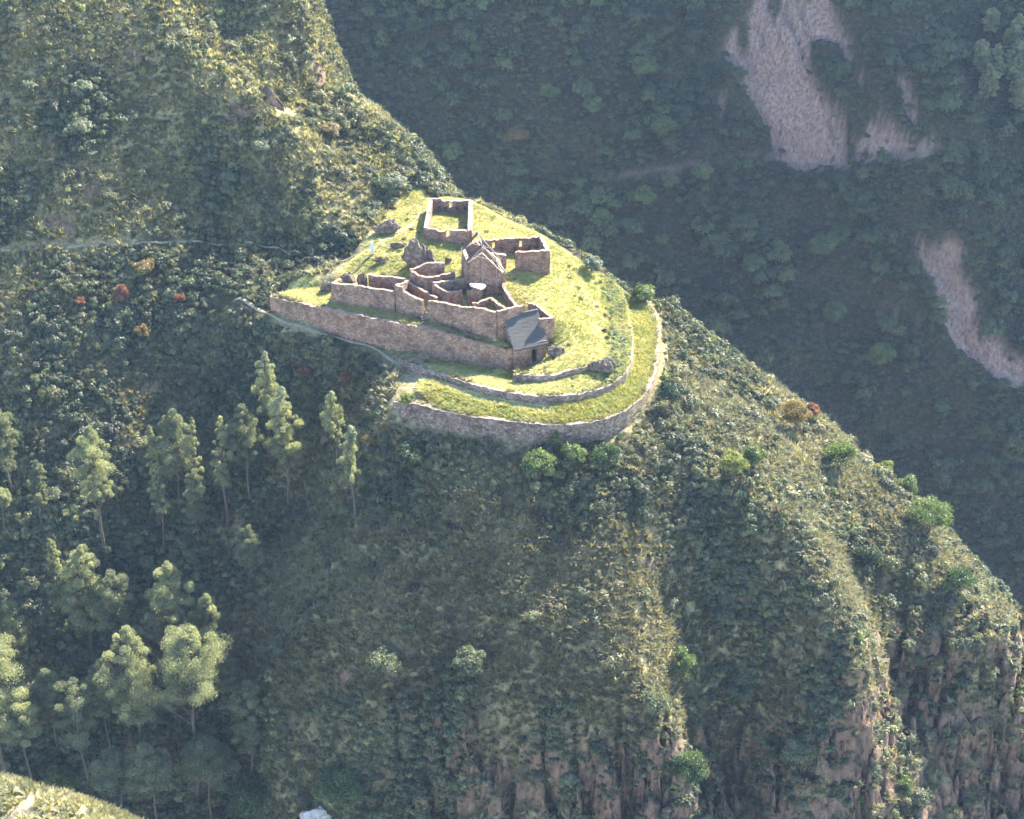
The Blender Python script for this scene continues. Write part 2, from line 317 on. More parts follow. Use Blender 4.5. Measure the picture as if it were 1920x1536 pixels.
for t in [(738, 766, -7.6), (780, 790, -8.6), (860, 810, -8.8), (960, 825, -8.8), (1060, 830, -8.9), (1150, 816, -8.9), (1200, 780, -8.7), (1232, 735, -8.6), (1246, 650, -7.6), (1246, 600, -7), (1225, 565, -6), (1182, 552, -3),
          (1152, 528, -.2), (1105, 498, 2.2), (1034, 450, 4.4), (1000, 432, 5), (885, 376, 5.7), (840, 370, 6), (770, 388, 5.8), (700, 445, 4.3), (640, 503, 1.9), (600, 528, .4), (555, 532, -.4), (470, 550, -3),
          (440, 567, -4.2), (515, 588, -4.4), (600, 622, -4.8), (700, 655, -5.2), (740, 690, -5.6), (700, 720, -8), (1000, 650, -4), (1080, 600, -2)]:
    ctl.append(pz(*t))
for p in W_LOWER:
    for d in (.5, 2.0, -1.5): ctl.append((p[0] - .3 * d, p[1] - d, p[2] - .15 - .25 * max(d, 0)))
crest = [(560, -80, 88), (580, 25, 82), (612, 140, 75), (700, 200, 66), (780, 280, 56), (835, 360, 46)]
back = [at_y(*c) for c in crest] + [pz(885, 375, 5.6), pz(1034, 449, 4.4), pz(1152, 526, -.2), pz(1225, 560, -5)] + [at_y(*c) for c in [(1320, 622, 15), (1400, 680, 12), (1530, 772, 6), (1640, 880, 0), (1750, 972, -6), (1830, 1062, -13), (1925, 1172, -20), (2060, 1350, -32), (2250, 1600, -48)]]
for i, (x, y, z) in enumerate(back):
    for d, dz in (((3, 9), (9, 24), (26, 50), (65, 98), (120, 170)) if i < 2 else ((9, 9), (26, 34), (65, 88), (120, 165))):
        w_ = (.8, .6) if i < 2 and d < 20 else (.55, .83)
        ctl.append((x + w_[0] * d, y + w_[1] * d, z - dz))
NAT = RBF(ctl, 3.0, lam=-0.02)

def rib(x, y):                                                # amount of bare cliff in the lower right
    u, v, _ = project(np.stack([x, y, NAT(x, y)], -1)); return u, v

def ground(x, y, full=False):
    z = NAT(x, y)
    u, v, _ = project(np.stack([x, y, z], -1))
    s1 = sdf(x, y, POLY1); s2 = sdf(x, y, POLY2); sc_ = sdf(x, y, POLYC); su = sdf(x, y, POLYU)
    built = np.maximum(np.maximum(s1, s2), sc_)
    wild = sstep(0.5, 6, -built)
    cl = sstep(1250, 1420, v + 90 * (fbm(x / 14, y / 14, 5) - .5) * 2) * sstep(620, 900, u) + sstep(1540, 1680, u + 60 * (fbm(x / 9, y / 9, 15) - .5)) * sstep(1090, 1240, v + 60 * (fbm(x / 9, y / 9, 25) - .5)); cl = np.clip(cl, 0, 1)
    cl *= (y < 5)
    z = z + wild * (2.6 * (fbm(x / 17, y / 17, 3, 3) - .5) + 1.5 * (fbm(x / 5.5, y / 5.5, 9, 3) - .5))
    # faint old cultivation ledges on the face below the terraces
    led = sstep(880, 960, v) * sstep(1330, 1230, v) * sstep(540, 640, u) * sstep(1330, 1230, u)
    z = z + led * 0.12 * np.sin(z * 2 * math.pi / 2.6 + 3 * fbm(x / 12, y / 12, 31))
    # fluted cliffs: buttresses and chimneys
    fl = 1 - np.abs(2 * fbm((x + .35 * y) / 5.0, y / 22 + z / 60, 41, 3) - 1)
    z = z + cl * (8.0 * (fl - .62) + 2.2 * (fbm(x / 2.6, y / 4.5, 52, 3) - .5)); z = z + cl * .8 * np.sin(2 * math.pi * (z + 3.5 * fbm(x / 9, y / 9, 47)) / 5.2)
    ck = 1 - np.abs(2 * fbm((x + .25 * y) / 3.4, z / 20 + 5, 43, 3) - 1); z = z - cl * (9.0 * sstep(.86, .985, ck) + 8.0 * sstep(.9, .99, 1 - np.abs(2 * fbm((x - .2 * y) / 7.5, z / 30 + 9, 45, 2) - 1)))
    z1 = -4.85 - .16 * np.clip(6 - s1, 0, 6) + .16 * 2.2 + 0.25 * (fbm(x / 4, y / 4, 61) - .5)
    t1 = sstep(0, .65, s1) * sstep(728, 800, u); z = z * (1 - t1) + z1 * t1
    p2 = P2(x, y) + 0.35 * (fbm(x / 3.5, y / 3.5, 71) - .5)
    soft = sstep(12, 30, y - 0.2 * x)                          # on the uphill side the lawn runs into the hill without a step
    t2 = sstep(0, .6, s2) * (1 - soft) + sstep(-1.5, 3.5, s2) * soft; z = z * (1 - t2) + p2 * t2
    zc = np.minimum(0.1 + 0.035 * np.minimum(x + 20, 0) + 0.12 * (fbm(x / 3, y / 3, 81) - .5), 0.3)
    bl = sstep(-38, -30, x + .6 * (y - 8))
    tc = sstep(.05, .75, sc_); 
    z = z * (1 - tc) + np.where(z > zc + .4, z, zc) * tc if False else z * (1 - tc) + zc * tc
    tu = sstep(-.2, .5, su); zu = 1.7 + 0.05 * np.maximum(y - 2, 0); z = z * (1 - tu) + zu * tu
    if not full: return z
    return z, dict(u=u, v=v, s1=s1, s2=s2, sc=sc_, su=su, built=built, cliff=cl)

# ------------------------------------------------------------------ near hill
def lines(segs):
    out = []
    for a, b, h in segs: out += list(np.arange(a, b, h))
    return np.array(out + [segs[-1][1]])
gx = lines([(-190, -110, 3), (-110, -52, .9), (-52, 34, .5), (34, 112, .6), (112, 190, 3)])
gy = lines([(-120, -85, 2), (-85, -36, .45), (-36, 42, .5), (42, 92, .9), (92, 220, 4)])
X, Y = np.meshgrid(gx, gy); xs, ys = X.ravel(), Y.ravel()
Z, info = ground(xs, ys, True); Zg = Z.reshape(X.shape)
def grid_faces(nx, ny):
    i = np.arange(nx * ny).reshape(ny, nx)
    return np.stack([i[:-1, :-1].ravel(), i[:-1, 1:].ravel(), i[1:, 1:].ravel(), i[1:, :-1].ravel()], -1)
Z = np.maximum(Z, -266 + 2 * fbm(xs / 9, ys / 9, 7)); V = np.stack([xs, ys, Z], -1)
gzx = np.gradient(Zg, gx, axis=1); gzy = np.gradient(Zg, gy, axis=0); slope = np.hypot(gzx, gzy).ravel()
# cliffs jut out sideways
cliff = info['cliff']; nh = np.stack([-gzx.ravel(), -gzy.ravel()], -1) / (np.hypot(gzx, gzy).ravel()[:, None] + 1e-6)
jut = cliff * sstep(.8, 1.8, slope) * (2.8 * (fbm(xs / 3.0 + Z / 30, Z / 2.6, 91, 4) - .5))
V[:, :2] += nh * jut[:, None]
hill = mesh_obj('hillside', V, grid_faces(len(gx), len(gy)), M['near'], smooth=True); tag(hill, kind='structure')
def set_attr(o, name, vals):
    a = o.data.attributes.new(name, 'FLOAT', 'POINT'); a.data.foreach_set('value', np.asarray(vals, np.float32))
u_, v_ = info['u'], info['v']; built = info['built']
lawn = np.clip(np.maximum(sstep(.1, .6, np.maximum(info['s1'] - 6 * sstep(850, 740, u_), info['s2'] - 6 * sstep(860, 780, u_) * (v_ > 655))), sstep(.1, .6, info['sc'])), 0, 1)
lawn_soft = sstep(0.75, 0.3, ((u_ - 575) / 75) ** 2 + ((v_ - 540) / 32) ** 2)
lawn = np.maximum(lawn, lawn_soft * .6)
lawn = np.maximum(lawn, .9 * sstep(1, .4, ((u_ - 760 + .6 * (v_ - 400)) / 40) ** 2 + ((v_ - 400) / 60) ** 2))
rock_m = np.clip(cliff * sstep(1.3, 1.9, slope + 1.2 * (fbm(xs / 3, Z / 6, 101) - .5)) * sstep(.26, .38, fbm(xs / 7, Z / 9, 103, 3)), 0, 1)
for (cu, cv, ru, rv) in [(600, 110, 16, 50), (115, 425, 40, 22), (165, 360, 28, 18), (90, 520, 42, 9), (450, 215, 35, 20), (250, 105, 18, 18), (720, 435, 18, 14), (1240, 1062, 45, 14), (650, 1270, 22, 18), (1580, 1250, 20, 60), (820, 1480, 40, 28)]:
    rock_m = np.maximum(rock_m, sstep(1.1, .5, ((u_ - cu) / ru) ** 2 + ((v_ - cv) / rv) ** 2 + 1.0 * (fbm(xs / 2.5, ys / 2.5, 111) - .5)) * .9)
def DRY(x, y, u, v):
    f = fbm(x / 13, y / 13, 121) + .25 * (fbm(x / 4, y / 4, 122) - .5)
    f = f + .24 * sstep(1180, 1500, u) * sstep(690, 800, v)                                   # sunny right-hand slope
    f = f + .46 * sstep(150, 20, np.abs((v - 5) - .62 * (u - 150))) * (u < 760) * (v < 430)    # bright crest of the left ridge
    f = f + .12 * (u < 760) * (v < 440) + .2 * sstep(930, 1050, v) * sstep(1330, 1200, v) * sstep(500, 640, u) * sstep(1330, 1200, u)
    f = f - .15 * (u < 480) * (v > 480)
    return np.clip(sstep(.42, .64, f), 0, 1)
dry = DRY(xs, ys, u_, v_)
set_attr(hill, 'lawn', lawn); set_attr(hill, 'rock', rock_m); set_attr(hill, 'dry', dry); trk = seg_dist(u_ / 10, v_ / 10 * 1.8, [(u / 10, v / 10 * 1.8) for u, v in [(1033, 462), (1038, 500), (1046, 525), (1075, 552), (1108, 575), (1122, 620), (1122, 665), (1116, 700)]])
trk2 = seg_dist(u_ / 10, v_ / 10 * 1.8, [(u / 10, v / 10 * 1.8) for u, v in [(955, 600), (985, 560), (972, 530), (950, 520)]]); trk3 = seg_dist(u_ / 10, v_ / 10 * 1.8, [(u / 10, v / 10 * 1.8) for u, v in [(640, 515), (690, 492), (735, 455), (770, 425), (785, 392)]])
soil = np.maximum(sstep(1.0, .2, trk + .9 * (fbm(xs / 2, ys / 2, 131) - .4)), sstep(1.2, .3, np.minimum(trk2, trk3) + .8 * (fbm(xs / 2, ys / 2, 132) - .4))) * sstep(-.2, .5, built) * .7
soil = np.maximum(soil, .5 * sstep(.60, .72, fbm(xs / 4.5, ys / 4.5, 135, 3)) * sstep(.2, .8, built))
set_attr(hill, 'soil', soil)
HB = BVHTree.FromPolygons([tuple(p) for p in V], [tuple(f) for f in grid_faces(len(gx), len(gy))])
def ground_at(u, v):
    for k in range(40):                                        # just behind a crest: slide down to it
        hit = HB.ray_cast(Vector(CAM), Vector(ray(u, v + 3 * k)), 480)
        if hit[0] is not None and hit[0].y < 100: return np.array(hit[0])
def drop(x, y):
    hit = HB.ray_cast(Vector((x, y, 300)), Vector((0, 0, -1))); return hit[0].z

# ------------------------------------------------------------------ far valley side
FB = lambda x, y: -112 + 1.18 * (y - 250) + 0.16 * x
def on_far(u, v, lift=0.0):
    d = ray(u, v); t = (-112 + lift + 1.18 * (CAM[1] - 250) + .16 * CAM[0] - CAM[2]) / (d[2] - 1.18 * d[1] - .16 * d[0])
    return np.array(CAM) + d * t
def px_poly(pts): return [(u / 5.4, v / 5.4) for u, v in pts]
def far_poly(pts): return [tuple(on_far(u, v)[:2]) for u, v in pts]
SCAR1 = px_poly([(1425, -60), (1402, 10), (1358, 80), (1368, 135), (1410, 185), (1440, 240), (1455, 292), (1490, 310), (1560, 306), (1640, 294), (1700, 284), (1790, 276), (1780, 258), (1712, 262), (1695, 240), (1665, 210), (1640, 180), (1620, 130), (1595, 80), (1575, 30), (1560, -60)])
HOLE1 = px_poly([(1520, 60), (1575, 70), (1610, 140), (1640, 200), (1600, 205), (1555, 190), (1520, 140)])
SCAR2 = px_poly([(1708, 420), (1735, 450), (1795, 445), (1808, 475), (1800, 500), (1832, 545), (1862, 600), (1900, 655), (1940, 690), (1940, 745), (1875, 708), (1800, 650), (1770, 590), (1750, 520), (1722, 470)])
SCAR3 = px_poly([(1690, 120), (1720, 190), (1745, 250), (1715, 240), (1690, 195), (1680, 140)])
SCAR4 = px_poly([(1560, -30), (1590, 60), (1610, 90), (1585, 80), (1545, 20), (1530, -30)])
SCAR5 = px_poly([(1352, 150), (1362, 190), (1352, 240), (1338, 240), (1342, 180)])
SCAR6 = px_poly([(1640, 560), (1700, 570), (1740, 600), (1720, 615), (1650, 600)])
LEDGE = px_poly([(1455, 290), (1490, 302), (1560, 298), (1610, 286), (1700, 268), (1785, 262), (1795, 276), (1700, 292), (1600, 305), (1500, 313)])
RIDGE1 = far_poly([(1690, 20), (1700, 100), (1735, 160), (1765, 215), (1770, 265), (1800, 330), (1830, 420)])
GUL1 = far_poly([(1360, -60), (1345, 60), (1340, 140), (1400, 220), (1440, 300), (1500, 420), (1560, 560)])
GUL2 = far_poly([(1790, -60), (1800, 60), (1830, 200), (1870, 330), (1920, 460)])
RIDGE2 = far_poly([(1705, 330), (1715, 420), (1760, 540), (1800, 660), (1880, 800)])
RIDGE0 = far_poly([(1000, -60), (960, 100), (1020, 250), (1100, 400), (1230, 560), (1400, 700)])
TRAIL_FAR = px_poly([(1120, 345), (1200, 325), (1290, 310), (1380, 292), (1455, 292), (1500, 308), (1600, 302), (1700, 285), (1785, 272)])
fx = lines([(-300, 50, 2.4), (50, 250, 1.3), (250, 320, 3)]); fy = lines([(60, 160, 2.6), (160, 330, 1.5), (330, 480, 3)])
FX, FY = np.meshgrid(fx, fy); fxs, fys = FX.ravel(), FY.ravel()
def far_ground(x, y, full=False):
    z = FB(x, y)
    wx, wy = x + 5 * (fbm(x / 20, y / 20, 205) - .5), y + 5 * (fbm(x / 20, y / 20, 206) - .5)
    z = z + 13 * (fbm(x / 85, y / 110, 201, 3) - .5) + 6 * (fbm(x / 24, y / 34, 202, 3) - .5) + 2.0 * (fbm(x / 8, y / 8, 203, 2) - .5)
    for pl, h, w in ((RIDGE1, 17, 17), (RIDGE2, 9, 20), (RIDGE0, 8, 40), (GUL1, -9, 16), (GUL2, -9, 20)):
        d = seg_dist(wx, wy, pl); z = z + h * np.exp(-(d / w) ** 2)
    m = np.full(np.shape(x), -99.0)
    pu, pv, _ = project(np.stack([x, y, z], -1)); pu = pu / 5.4 + 3 * (fbm(x / 12, y / 12, 215) - .5); pv = pv / 5.4 + 3 * (fbm(x / 12, y / 12, 216) - .5)
    for s in (SCAR1, SCAR2, SCAR3, SCAR4, SCAR5, SCAR6): m = np.maximum(m, sdf(pu, pv, s))
    m = np.minimum(m, -sdf(pu, pv, HOLE1) + 1.5)
    mm = m + 4.0 * (fbm(x / 7, y / 11, 207) - .5)
    sc_m = sstep(-.5, 1.5, mm) * sstep(.68, .60, fbm(x / 6 + 3, y / 11, 208, 3) + .008 * np.clip(3 - m, -12, 4))
    z = z - 3.5 * sstep(-1, 3, m) - sc_m * 3.2 * (fbm(x / 3.4, y / 12, 209, 4) - .3) - sc_m * 3.0 * sstep(.8, .97, 1 - np.abs(2 * fbm((x + .4 * y) / 6, y / 40, 219, 2) - 1))
    td = seg_dist(pu, pv, TRAIL_FAR); led = sstep(-.8, .6, sdf(pu, pv, LEDGE) + .8 * (fbm(x / 4, y / 4, 221) - .5)); sc_m = np.maximum(sc_m, led)
    if full: return z, sc_m, td, led, np.maximum(m, sdf(pu, pv, LEDGE))
    return z
fz, fscar, ftrail, fledge, fdist = far_ground(fxs, fys, True)
fz = np.maximum(fz, -268); fz = np.minimum(fz, 158 + 2 * fbm(fxs / 9, fys / 9, 5))
far = mesh_obj('far_valley_slope', np.stack([fxs, fys, fz], -1), grid_faces(len(fx), len(fy)), M['far'], smooth=True); tag(far, kind='structure')
set_attr(far, 'rock', np.maximum(fscar, .35 * sstep(1.2, .5, ftrail))); set_attr(far, 'lawn', np.zeros(len(fz))); set_attr(far, 'soil', .8 * fledge)
set_attr(far, 'dry', .12 * sstep(.55, .7, fbm(fxs / 30, fys / 30, 211)))
FBV = BVHTree.FromPolygons([tuple(p) for p in np.stack([fxs, fys, fz], -1)], [tuple(f) for f in grid_faces(len(fx), len(fy))])
def far_at(u, v):
    hit = FBV.ray_cast(Vector(CAM), Vector(ray(u, v))); return np.array(hit[0]) if hit[0] is not None else None

# ------------------------------------------------------------------ masonry
def wall_geo(path, thick=0.7, opens=(), jag=0.14, cell=0.55, seed=0, closed_ends=True, side=0.0):
    """path: (x, y, z_foot, z_top); opens: (s0, s1, f0, f1, kind) along the length in metres and as part of the height; kind 1 through, 2 niche on the near side"""
    r = np.random.default_rng(seed + 1000)
    p = np.array(path, float); L = np.concatenate([[0], np.cumsum(np.hypot(*np.diff(p[:, :2], axis=0).T))])
    S = set(np.round(L, 4))
    for a, b in zip(L[:-1], L[1:]): S |= set(np.round(np.linspace(a, b, max(2, int((b - a) / cell) + 1)), 4))
    for o in opens: S |= {round(o[0], 4), round(o[1], 4)}
    S = np.array(sorted(S)); keep = [0]
    must = set(np.round(L, 4)) | {round(o[0], 4) for o in opens} | {round(o[1], 4) for o in opens}
    for i in range(1, len(S)):
        if S[i] - S[keep[-1]] > .12 or S[i] in must: keep.append(i)
    S = S[keep]
    x, y, zb, zt = (np.interp(S, L, p[:, k]) for k in range(4))
    tx, ty = np.gradient(x), np.gradient(y); tl = np.hypot(tx, ty); tx, ty = tx / tl, ty / tl
    nx, ny = -ty, tx
    H = (zt - zb).max(); Fr = set(np.round(np.linspace(0, 1, max(2, int(H / cell) + 1)), 4))
    for o in opens: Fr |= {round(o[2], 4), round(o[3], 4)}
    Fr = np.array(sorted(Fr)); nS, nF = len(S), len(Fr)
    top = zt + jag * (r.random(nS) * 2 - 1) + 0.5 * jag * np.sin(S * .9 + seed)
    z = zb[:, None] + (top - zb)[:, None] * Fr[None]
    v = []
    for sg in (-1, 1):
        off = (sg * thick / 2 + side) * (1 - 0.12 * Fr[None]) + r.normal(0, .035, (nS, nF))
        v.append(np.stack([x[:, None] + nx[:, None] * off, y[:, None] + ny[:, None] * off, z + r.normal(0, .025, (nS, nF)) * (Fr > 0)], -1).reshape(-1, 3))
    v = list(np.concatenate(v)); N = nS * nF
    A = lambda i, k: i * nF + k
    B = lambda i, k: N + i * nF + k
    mode = np.zeros((nS - 1, nF - 1), int)
    for o in opens:
        for i in range(nS - 1):
            for k in range(nF - 1):
                if o[0] - 1e-3 <= S[i] and S[i + 1] <= o[1] + 1e-3 and o[2] - 1e-3 <= Fr[k] and Fr[k + 1] <= o[3] + 1e-3: mode[i, k] = o[4]
    f = []
    full = lambda i, k: 0 <= i < nS - 1 and 0 <= k < nF - 1 and mode[i, k] != 1
    for i in range(nS - 1):
        for k in range(nF - 1):
            if mode[i, k] == 1: continue
            if mode[i, k] == 2:
                b = len(v)
                for (ii, kk) in ((i, k), (i + 1, k), (i + 1, k + 1), (i, k + 1)):
                    v.append(np.array(v[A(ii, kk)]) * .45 + np.array(v[B(ii, kk)]) * .55)
                f.append([b, b + 1, b + 2, b + 3]); q = [A(i, k), A(i + 1, k), A(i + 1, k + 1), A(i, k + 1)]
                for e in range(4): f.append([q[e], q[(e + 1) % 4], b + (e + 1) % 4, b + e])
            else: f.append([A(i, k), A(i + 1, k), A(i + 1, k + 1), A(i, k + 1)])
            f.append([B(i + 1, k), B(i, k), B(i, k + 1), B(i + 1, k + 1)])
            if not full(i, k + 1): f.append([A(i, k + 1), A(i + 1, k + 1), B(i + 1, k + 1), B(i, k + 1)])
            if k > 0 and not full(i, k - 1): f.append([A(i + 1, k), A(i, k), B(i, k), B(i + 1, k)])
            if not full(i - 1, k): f.append([A(i, k), A(i, k + 1), B(i, k + 1), B(i, k)])
            if not full(i + 1, k): f.append([A(i + 1, k + 1), A(i + 1, k), B(i + 1, k), B(i + 1, k + 1)])
    return np.array(v), f
def wall(name, path, mat, parent=None, **kw):
    v, f = wall_geo(path, **kw)
    if parent is None:
        o = mesh_obj(name, v, f, mat, origin=(path[0][0], path[0][1], path[0][2]))
    else: o = mesh_obj(name, v, f, mat, parent)
    return o
def sink(path, d=0.8): return [(x, y, zb - d, zt) for x, y, zb, zt in path]
def box_geo(c, sx, sy, sz, ang=0, tilt=None):
    q = np.array([[a, b, d] for a in (-.5, .5) for b in (-.5, .5) for d in (0, 1)], float) * (sx, sy, sz)
    ca, sa = math.cos(ang), math.sin(ang); q = np.stack([q[:, 0] * ca - q[:, 1] * sa, q[:, 0] * sa + q[:, 1] * ca, q[:, 2]], -1) + np.array(c)
    return q, [[0, 1, 3, 2], [4, 6, 7, 5], [0, 4, 5, 1], [2, 3, 7, 6], [0, 2, 6, 4], [1, 5, 7, 3]]
def tube(a, b, r0, r1, n=6):
    a, b = np.array(a, float), np.array(b, float); d = b - a; d /= np.linalg.norm(d)
    e = np.cross(d, (0, 0, 1) if abs(d[2]) < .9 else (1, 0, 0)); e /= np.linalg.norm(e); g = np.cross(d, e)
    t = np.arange(n) * 2 * math.pi / n; ring = np.cos(t)[:, None] * e + np.sin(t)[:, None] * g
    v = np.concatenate([a + ring * r0, b + ring * r1])
    return v, [[i, (i + 1) % n, n + (i + 1) % n, n + i] for i in range(n)] + [list(range(n))[::-1], list(range(n, 2 * n))]
def join(parts):
    V_, F_ = [], []; o = 0
    for v, f in parts:
        V_.append(np.asarray(v)); F_ += [[i + o for i in q] for q in f]; o += len(v)
    return np.concatenate(V_), F_

S_, T_ = M['red_stone'], M['terrace_stone']
tag(wall('retaining_wall', sink(W_LOWER), S_, thick=1.0, jag=.16, seed=1, side=.35), 'tall red stone retaining wall running along the path up to the roofed hut', 'wall', 'retaining walls of the terraces')
tag(wall('terrace_wall', sink(W_T1, 1.5), T_, thick=1.0, jag=.12, seed=2, side=.3), 'lowest and longest curved stone terrace wall, sweeping round the tip of the spur', 'wall', 'retaining walls of the terraces')
tag(wall('terrace_wall', sink(W_T2), T_, thick=.8, jag=.1, seed=3, side=.25), 'middle curved stone terrace wall with the path at its foot', 'wall', 'retaining walls of the terraces')
tag(wall('terrace_wall', sink(W_T3), T_, thick=.7, jag=.12, seed=4, side=.2), 'short low terrace wall ending at the dark boulder below the roofed hut', 'wall', 'retaining walls of the terraces')

# roofless rectangular house at the back of the lawn
def house_root(name, p, label, cat='ruin', group='roofless stone ruins'): return empty(name, (p[0], p[1], p[2]), label, cat, group)
fl, fr = PB(799, 428, 450, 5.0), PB(881, 432, 458, 5.0); bl_, br = PB(808, 374, 398, 5.3), PB(883, 375, 398, 5.3)
hA = house_root('roofless_house', fl, 'roofless rectangular stone house with niches, at the far end of the lawn')
L = math.hypot(fr[0] - fl[0], fr[1] - fl[1])
lower = [(p := fl), *[tuple(np.array(fl) + (np.array(fr) - np.array(fl)) * t + np.array((0, 0, 0, dz))) for t, dz in ((.22, .1), (.3, -.45), (.42, -.5), (.5, -.1), (.8, .05))], fr]
wall('front_wall', sink(lower, .5), S_, hA, thick=.75, seed=11, opens=[(L * .47, L * .55, .55, .95, 1)])
Lb = math.hypot(br[0] - bl_[0], br[1] - bl_[1])
tb = [tuple(np.array(bl_) + (np.array(br) - np.array(bl_)) * t + np.array((0, 0, 0, dz))) for t, dz in ((0, .2), (.25, .2), (.29, -.35), (.5, -.2), (1, 0))]
wall('back_wall', sink(tb, .5), S_, hA, thick=.75, seed=12, opens=[(Lb * .46, Lb * .54, .55, .92, 1)] + [(Lb * a, Lb * (a + .065), .36, .6, 2) for a in (.16, .34, .62, .84)])
wall('side_wall', sink([fl, bl_], .5), S_, hA, thick=.95, seed=13); wall('side_wall', sink([fr, br], .5), S_, hA, thick=.95, seed=14)

# long hall beside it
b0, b1 = PB(893, 451, 478, 4.4), PB(1014, 443, 473, 4.2); f1 = PB(1027, 470, 516, 2.9); f0 = PB(966, 472, 513, 2.9); g0, g1 = PB(921, 474, 513, 2.9), PB(949, 478, 512, 2.9)
hB = house_root('long_hall', f0, 'long roofless stone hall with bright windows and a doorway, right of the gabled ruin')
Lb = math.hypot(b1[0] - b0[0], b1[1] - b0[1])
wall('back_wall', sink([b0, b1], .5), S_, hB, thick=.75, seed=21, opens=[(Lb * a, Lb * (a + .05), .5, .86, 1) for a in (.24, .66)] + [(Lb * a, Lb * (a + .035), .3, .55, 2) for a in (.12, .38, .58, .8, .9)])
wall('front_wall', sink([f0, f1], .5), S_, hB, thick=.8, seed=22); wall('front_wall', sink([g0, g1], .5), S_, hB, thick=.8, seed=23)
wall('end_wall', sink([f1, b1], .5), S_, hB, thick=.9, seed=24)

# gabled house with bare roof poles
gl, gr_ = PB(880, 492, 549, 2.6), PB(944, 511, 549, 2.3); dep = np.array((-1.2, 6.2))
hC = house_root('gabled_house', gl, 'tallest ruin, gabled stone house with bare roof poles in the middle of the compound')
ga = np.array(gl); gb = np.array(gr_); mid = ga * .62 + gb * .38; apex = z_on_row(mid[1], 474)
Lg = math.hypot(gb[0] - ga[0], gb[1] - ga[1])
wall('gable_wall', sink([tuple(ga), (mid[0], mid[1], mid[2], apex), tuple(gb)], .6), S_, hC, thick=.8, jag=.1, seed=31, opens=[(Lg * .76, Lg * .90, .1, .38, 1)])
gA, gB = ga.copy(), gb.copy(); gA[:2] += dep; gB[:2] += dep; gA[2] = gB[2] = 3.4; gM = mid.copy(); gM[:2] += dep
wall('gable_wall', sink([tuple(gA), (gM[0], gM[1], gM[2], apex - .6), tuple(gB)], .6), S_, hC, thick=.8, jag=.12, seed=32)
wall('side_wall', sink([tuple(ga), tuple(gA[:3]) + (ga[3],)], .6), S_, hC, thick=.8, seed=33); wall('side_wall', sink([tuple(gb), tuple(gB[:3]) + (gb[3],)], .6), S_, hC, thick=.8, seed=34)
tm = M['timber']
def pole(a, b, r=.13, name='roof_pole'): mesh_obj(name, *tube(a, b, r, r * .85), tm, hC)
AP = apex + 1.7
for t in (-.12, .8):
    o = np.array((dep[0] * t, dep[1] * t, 0)); A3 = np.array((mid[0], mid[1], AP)) + o
    E1 = np.array((gb[0] + .35, gb[1], gb[3] + .35)) + o; pole(A3 + (A3 - E1) * .05, E1, .15)
    E0 = np.array((ga[0] - .3, ga[1], ga[3] + .3)) + o; pole(A3 + (A3 - E0) * .06, E0, .13)
    h0, h1 = A3 * .42 + E0 * .58, A3 * .42 + E1 * .58; pole(h0, h1, .08)
ap0 = np.array((mid[0], mid[1], AP)) + np.array((*(-.12 * dep), 0)); pole(ap0, ap0 + np.array((*(1.08 * dep), 0)), .12, 'ridge_pole')
for fr_, zt_ in ((.40, .9), (.80, -2.2)):
    q = ga * (1 - fr_) + gb * fr_; pole((q[0], q[1] - .75, 2.2), (q[0] - .05, q[1] - .6, apex + zt_), .09, 'prop_pole')
for t in (-.14, .66):                                        # last strips of roof covering on the far slope
    o = np.array((dep[0] * t, dep[1] * t, 0)); A3 = np.array((mid[0], mid[1], AP + .15)) + o; E0 = np.array((ga[0] - .5, ga[1], ga[3] + .4)) + o
    w_ = np.array((dep[0], dep[1], 0)) / np.linalg.norm(dep) * .8; up_ = np.array((0, 0, .16))
    v = np.array([A3, E0, E0 + w_, A3 + w_]); mesh_obj('thatch_strip', np.concatenate([v, v + up_]), [[0, 1, 2, 3], [7, 6, 5, 4], [0, 4, 5, 1], [1, 5, 6, 2], [2, 6, 7, 3], [3, 7, 4, 0]], M['thatch'], hC)

# walls of the compound
def ruin(name, label, pieces, seed, thick=.65):
    r = house_root(name, pieces[0][1][0], label)
    for i, (nm, path, *op) in enumerate(pieces): wall(nm, sink(path, .7), S_, r, thick=thick, seed=seed + i, opens=op[0] if op else ())
    return r
ruin('compound_wall', 'long plain stone wall at the left front of the compound above the grass strip', [('wall_run', [PB(624, 530, 562, .3), PB(680, 537, 573, .2), PB(742, 546, 585, .2)]), ('return_wall', [PB(624, 530, 562, .3), PB(640, 522, 548, .8)])], 41)
ruin('compound_wall', 'stepped stone wall block between the long plain wall and the small stair', [('wall_run', [PB(744, 535, 585, .2), PB(757, 539, 589, .2), PB(759, 547, 589, .2), PB(794, 563, 600, .1)]), ('return_wall', [PB(744, 535, 585, .2), PB(766, 526, 556, 1.2)])], 45)
ruin('compound_wall', 'high front wall of the compound running to the roofed hut', [('wall_run', [PB(804, 563, 602, 0), PB(850, 571, 619, 0), PB(880, 577, 627, 0)]), ('wall_run', [PB(880, 575, 627, 0), PB(905, 579, 634, -.1), PB(932, 584, 641, -.2)]), ('wall_run', [PB(932, 584, 641, -.2), PB(958, 577, 633, -.1), PB(982, 571, 624, .1)])], 49)
ruin('ruined_room', 'curved roofless room with a raised back wall, beside the rock pinnacle', [('front_wall', [PB(771, 505, 541, 2), PB(786, 516, 549, 1.9), PB(801, 520, 552, 1.9), PB(828, 515, 548, 2), PB(853, 511, 543, 2.1)]), ('back_wall', [PB(771, 505, 541, 2), PB(788, 500, 530, 2.6), PB(806, 492, 524, 3), PB(834, 492, 524, 3)])], 55)
